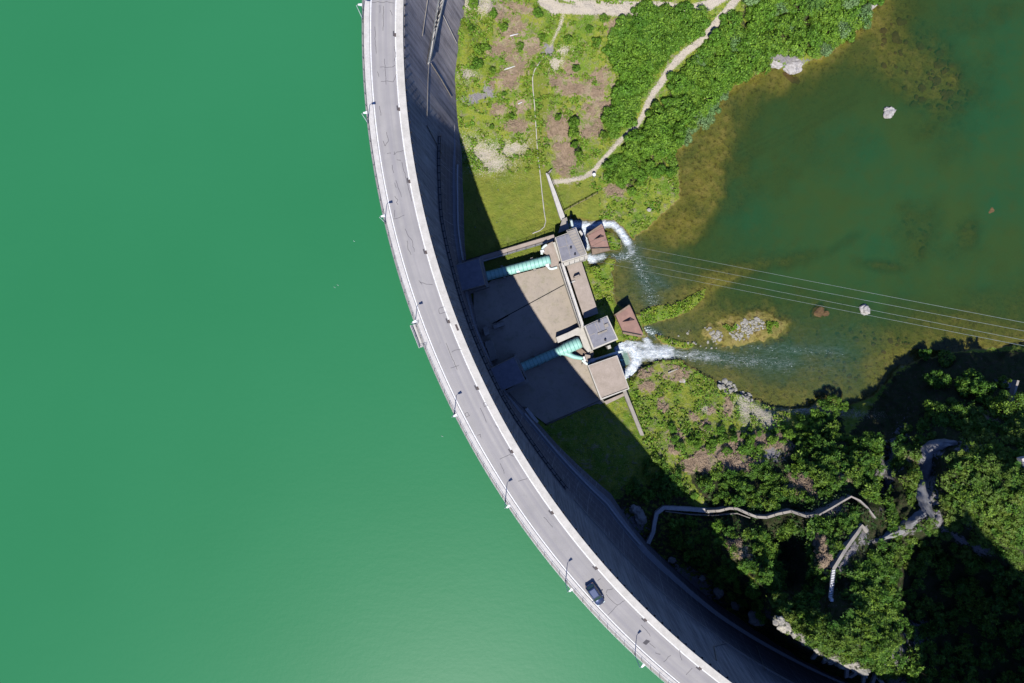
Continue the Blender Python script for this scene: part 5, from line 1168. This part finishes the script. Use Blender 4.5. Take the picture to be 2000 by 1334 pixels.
# dead brushwood
def brush(lst, per, seed, label):
    r = np.random.default_rng(seed); C = []; D = []
    for cx, cy, rx, ry, rot in lst:
        n = int(rx * ry * per * 1.6); a = r.uniform(0, 6.28, n); q = np.sqrt(r.random(n)) * 1.15; x = q * rx * np.cos(a); y = q * ry * np.sin(a); c, s = math.cos(R_(rot)), math.sin(R_(rot))
        C.append(np.stack([cx + x * c - y * s, cy + x * s + y * c], -1))
    P = np.concatenate(C); P = P[fbm(P[:, 0], P[:, 1], 16, 61) > .47]; h = fields(P[None, :, 0], P[None, :, 1])[0][0] + r.uniform(.08, .5, len(P)); k = (CZ - h) / FPX
    C = np.stack([(P[:, 0] - 1000) * k, (667 - P[:, 1]) * k, h], -1); m = len(C); ang = fbm(P[:, 0], P[:, 1], 30, 3, 2) * 9 + r.normal(0, .5, m)
    d = np.stack([np.cos(ang), np.sin(ang), r.uniform(-.2, .2, m)], -1); u = np.stack([-d[:, 1], d[:, 0], r.uniform(-.4, .4, m)], -1); L = r.uniform(.4, 1.3, m)[:, None]
    V, F = quads(C, d * L * .6, u * .05); o = obj('brushwood', smesh('brushwood', V, F, M['dead'])); tag(o, label, 'brushwood', None, 'stuff')
brush(SOIL[24:], 2.4, 51, 'dry brown brushwood heaps on the lower slope')
brush(SOIL[:24], 1.0, 52, 'thin brown cut brushwood over the bare meadow patches')
for i, (p, q) in enumerate([((996, 70), (1012, 66)), ((985, 136), (1006, 129)), ((1305, 750 - 22), (1325, 720)), ((1012, 203), (1020, 199))]):
    m_ = MB(); hz_ = ground_h(*p) + .3; m_.tube([at(*p, hz_), at(*q, hz_)], [.14, .07], 6); o = m_.build('log', M['white'] if i in (0, 1, 3) else M['beige']); tag(o, ['bleached forked log high on the meadow slope', 'thin bleached log across the long bare patch', 'pale log on the brushwood heap by the stream', 'short bleached log low on the meadow slope'][i], 'log')

# ------------------------------------------------------------ south paths, stair, struts
def path_ribbon(pts, wd, dz, name, mat, thick=2.0, parent=None):
    q = dense(pts, 7); hs = ground_hs(q); k_ = 3; hs = np.convolve(np.pad(hs, k_, 'edge'), np.ones(2 * k_ + 1) / (2 * k_ + 1), 'valid')
    P = [at(x, y, h + dz) for (x, y), h in zip(q, hs)]; V = []
    for i, p in enumerate(P):
        d = P[min(i + 1, len(P) - 1)] - P[max(i - 1, 0)]; d.z = 0; d.normalize(); n = Vector((-d.y, d.x, 0)) * wd / 2
        V += [p + n, p - n, p - n - Vector((0, 0, thick)), p + n - Vector((0, 0, thick))]
    F = [(0, 1, 2, 3), tuple(len(V) - 4 + j for j in (3, 2, 1, 0))]
    for i in range(len(P) - 1):
        for j in range(4): a, b = i * 4 + j, i * 4 + (j + 1) % 4; F.append((a, a + 4, b + 4, b))
    m_ = MB(); m_.add(V, F); return m_.build(name, mat, parent), P
pw, PP = path_ribbon([(1266, 1062), (1276, 1040), (1279, 1020), (1283, 1003), (1297, 992), (1350, 995), (1392, 999)], .9, 1.0, 'hillside_path', M['walk']); tag(pw, 'shaded concrete footpath bending away from the lower end of the dam', 'footpath')
pw2 = empty('terrace_wall'); tag(pw2, 'winding beige terrace wall with fence posts across the wooded slope', 'wall')
_, PP = path_ribbon([(1380, 999), (1405, 998), (1425, 993), (1440, 994), (1462, 1004), (1478, 1010), (1498, 1011), (1520, 1004), (1545, 999), (1560, 1004), (1575, 1009), (1600, 1006)], .55, 1.7, 'wall_section', M['concrete'], 3.2, pw2)
for p in PP[::2]:
    m_ = MB(); m_.tube([p, p + Vector((0, 0, 1.1))], .05, 5); m_.build('fence_post', M['dark'], pw2)
_, PP = path_ribbon([(1600, 1006), (1625, 992), (1645, 980), (1663, 970), (1680, 978), (1695, 992), (1710, 1012)], .35, 1.7, 'wall_section', M['concrete'], 3.4, pw2)
_, PP = path_ribbon([(1300, 999), (1350, 1005), (1395, 1007), (1440, 1003), (1465, 1012)], .15, .9, 'lower_kerb', M['concrete'], 1.4, pw2)
M['slab'] = simple('grey_bedrock', (.27, .265, .26), (.13, .13, .13), .35, .9, .8, fine=2.5)
def ledge(pts, wds, dz, label, cat='rock ledge'):
    q = dense(pts, 5); hs = ground_hs(q); k_ = 4; hs = np.convolve(np.pad(hs, k_, 'edge'), np.ones(2 * k_ + 1) / (2 * k_ + 1), 'valid'); n = len(q); V = []; m = 9; r5 = random.Random(4)
    P = [at(x, y, h + dz) for (x, y), h in zip(q, hs)]
    for i, p in enumerate(P):
        d = P[min(i + 1, n - 1)] - P[max(i - 1, 0)]; d.z = 0; d.normalize(); nn = Vector((-d.y, d.x, 0)); w_ = float(np.interp(i / (n - 1), np.linspace(0, 1, len(wds)), wds)) * (1 + r5.uniform(-.16, .16))
        for j in range(m):
            f = j / (m - 1) * 2 - 1; z = (1 - f * f) * .7 + mnoise.noise(p * .6 + nn * f * 3) * .7 - (1.8 if abs(f) == 1 else 0); V.append(p + nn * w_ * f + Vector((0, 0, z)))
    F = [(i * m + j, i * m + j + 1, (i + 1) * m + j + 1, (i + 1) * m + j) for i in range(n - 1) for j in range(m - 1)]
    if (V[1] - V[0]).cross(V[m] - V[0]).z < 0: F = [f[::-1] for f in F]
    m_ = MB(); m_.add(V, F); o = m_.build('rock_ledge', M['slab'], None, True); tag(o, label, cat)
ledge([(1868, 864), (1845, 868), (1825, 880), (1814, 900), (1808, 930), (1807, 960), (1813, 990), (1822, 1012)], (.5, 1.4, 2.0, 1.9, 1.6, 1.2, .6), .4, 'curved grey bedrock ledge bending around the sunlit right hill')
ledge([(1808, 1000), (1785, 1022), (1755, 1040), (1722, 1052)], (.3, .9, 1.0, .3), .3, 'long shaded bedrock rib running down from the curved ledge')
up, PP = path_ribbon([(1694, 1040), (1684, 1027), (1676, 1040), (1664, 1056), (1650, 1076), (1638, 1096), (1628, 1112)], .7, 1.6, 'rubble_wall', M['concrete'], 3); tag(up, 'narrow grey stone wall leading down to the white stair', 'wall')
se = empty('stair'); tag(se, 'narrow white metal stair at the lower end of the stone wall', 'stair')
h0, h1 = ground_h(1628, 1112) + 1.6, ground_h(1622, 1170) + .8
for i in range(17):
    f = i / 16; m_ = MB(); m_.box(at(1628 - 6 * f, 1114 + 52 * f, h0 + (h1 - h0) * f), (.62, .2, .06), -.1); m_.build('tread', M['white'], se)
m_ = MB()
for s in (-.42, .42): m_.tube([at(1628, 1112, h0 - .08) + Vector((s, 0, 0)), at(1622, 1168, h1 - .08) + Vector((s, 0, 0))], .05, 5)
m_.build('stringer', M['steel'], se)
m_ = MB(); m_.box(at(1623.5, 1171, h1), (.55, .55, .8)); o = m_.build('meter_box', M['white']); tag(o, 'white box at the foot of the white stair', 'box')
struts = [((1588, 1288), (1604, 1266)), ((1610, 1296), (1619, 1276)), ((1621, 1299), (1641, 1284)), ((1654, 1324), (1657, 1294)), ((1660, 1324), (1690, 1305)), ((1687, 1334), (1690, 1308)), ((1703, 1340), (1712, 1316)), ((1728, 1340), (1711, 1317)), ((1672, 1300), (1690, 1310))]
for i, (p, q) in enumerate(struts):
    a, b = at(*p, 15), at(*q, 19); m_ = MB(); d = (b - a).normalized(); n = d.cross(Vector((0, 0, 1))).normalized() * .38; u = Vector((0, 0, .7)); m_.add([a - n, a + n, b + n, b - n, a - n - u, a + n - u, b + n - u, b - n - u], [(0, 1, 2, 3), (7, 6, 5, 4), (0, 4, 5, 1), (1, 5, 6, 2), (2, 6, 7, 3), (3, 7, 4, 0)])
    o = m_.build('concrete_strut', M['walk']); tag(o, 'slanting concrete strut propping the cliff edge above the dam foot', 'strut', 'concrete struts under the cliff edge')
for i, (x, y, s) in enumerate([(1312, 1094, .9), (1405, 1155, 1.6), (1438, 1182, 1.3), (1480, 1208, 2.0), (1372, 1128, .9), (1250, 1010, 1.8), (1241, 995, 1.4)]):
    rock(x, y, max(ground_h(x, y), -1) + .4, s, s * .8, s * 1.1, i, ['shaded angular block at the dam foot, nearest the footpath', 'shaded triangular block at the dam foot, largest in the middle', 'shaded block at the dam foot beside the triangular one', 'shaded block at the dam foot under the cliff', 'small shaded block at the dam foot', 'shaded pale slab boulder inside the footpath bend', 'shaded boulder behind the slab inside the footpath bend'][i], 'concrete', 60 + i, 'rock')
# concrete at right
rw_ = empty('retaining_wall'); tag(rw_, 'pale leaning concrete wall among the trees at the right edge', 'wall')
h_ = ground_h(1980, 780) + 1.2; hp_ = ground_h(1970, 755) + .4
for p, q in (((1989, 743), (1976, 790)), ((1977, 788), (1966, 829))):
    wall(p, q, .5, h_, h_ - 1.5, 'wall_section', M['concrete'], rw_)
block([(1958, 742), (1983, 744), (1979, 768), (1956, 765)], hp_, hp_ - 3, 'platform', M['roof_gray'], rw_)
block([(1996, 896), (2010, 892), (2010, 916), (1999, 914)], 27, 25.5, 'concrete_pad', M['walk'], label='pale concrete pad cut by the right edge', cat='pad')
# abutment block at upper foot of dam
block([(884, 190), (891, 189), (893, 205), (886, 250), (881, 252)], -1.0, -8, 'abutment_block', M['beige'], label='pale concrete abutment block at the dam foot beside the upper meadow', cat='block')
block([(901, 0), (910, 0), (909, 15), (902, 16)], 4, -3, 'concrete_stub', M['beige'], label='small pale concrete stub at the dam foot at the top edge', cat='block')

# ------------------------------------------------------------ mountain south of the gorge (unseen, its height shaped to throw shade over the gorge)
def mountain():
    xs = np.linspace(78, 420, 60); ys = np.linspace(-94, -360, 50); X, Y = np.meshgrid(xs, ys)
    e = np.minimum(np.minimum((X - 78) / 3, (-94 - Y) / 3), 1.); Z = np.where(e <= 0, -12, 98 + 30 * (1 - np.clip((X - 84) / 16, 0, 1)) + 30 * (-94 - Y) / 260 + (fbm(X, Y, 40, 4) - .3) * 30 + (fbm(X, Y, 7, 6) - .5) * 7)
    V = np.stack([X, Y, Z], -1).reshape(-1, 3); ny, nx = X.shape; I = np.arange(ny * nx).reshape(ny, nx)
    F = np.stack([I[:-1, :-1], I[1:, :-1], I[1:, 1:], I[:-1, 1:]], -1).reshape(-1, 4)
    o = obj('mountain', smesh('mountain', V, F, M['cliff'])); tag(o, kind='structure')
mountain()

for i, (x, y) in enumerate([(862, 851), (658, 556), (652, 560), (690, 470)]):
    m_ = MB(); p = at(x, y, 38.65); m_.tube([p, p + Vector((.3, -.2, 0))], .02, 5); o = m_.build('driftwood', M['pale']); tag(o, ['pale twig floating on the reservoir below the viewing platform', 'tiny pale twig floating on the reservoir, left of the viewing platform', 'second tiny twig floating beside another on the reservoir', 'lone tiny twig floating high on the reservoir beside the dam'][i], 'driftwood')
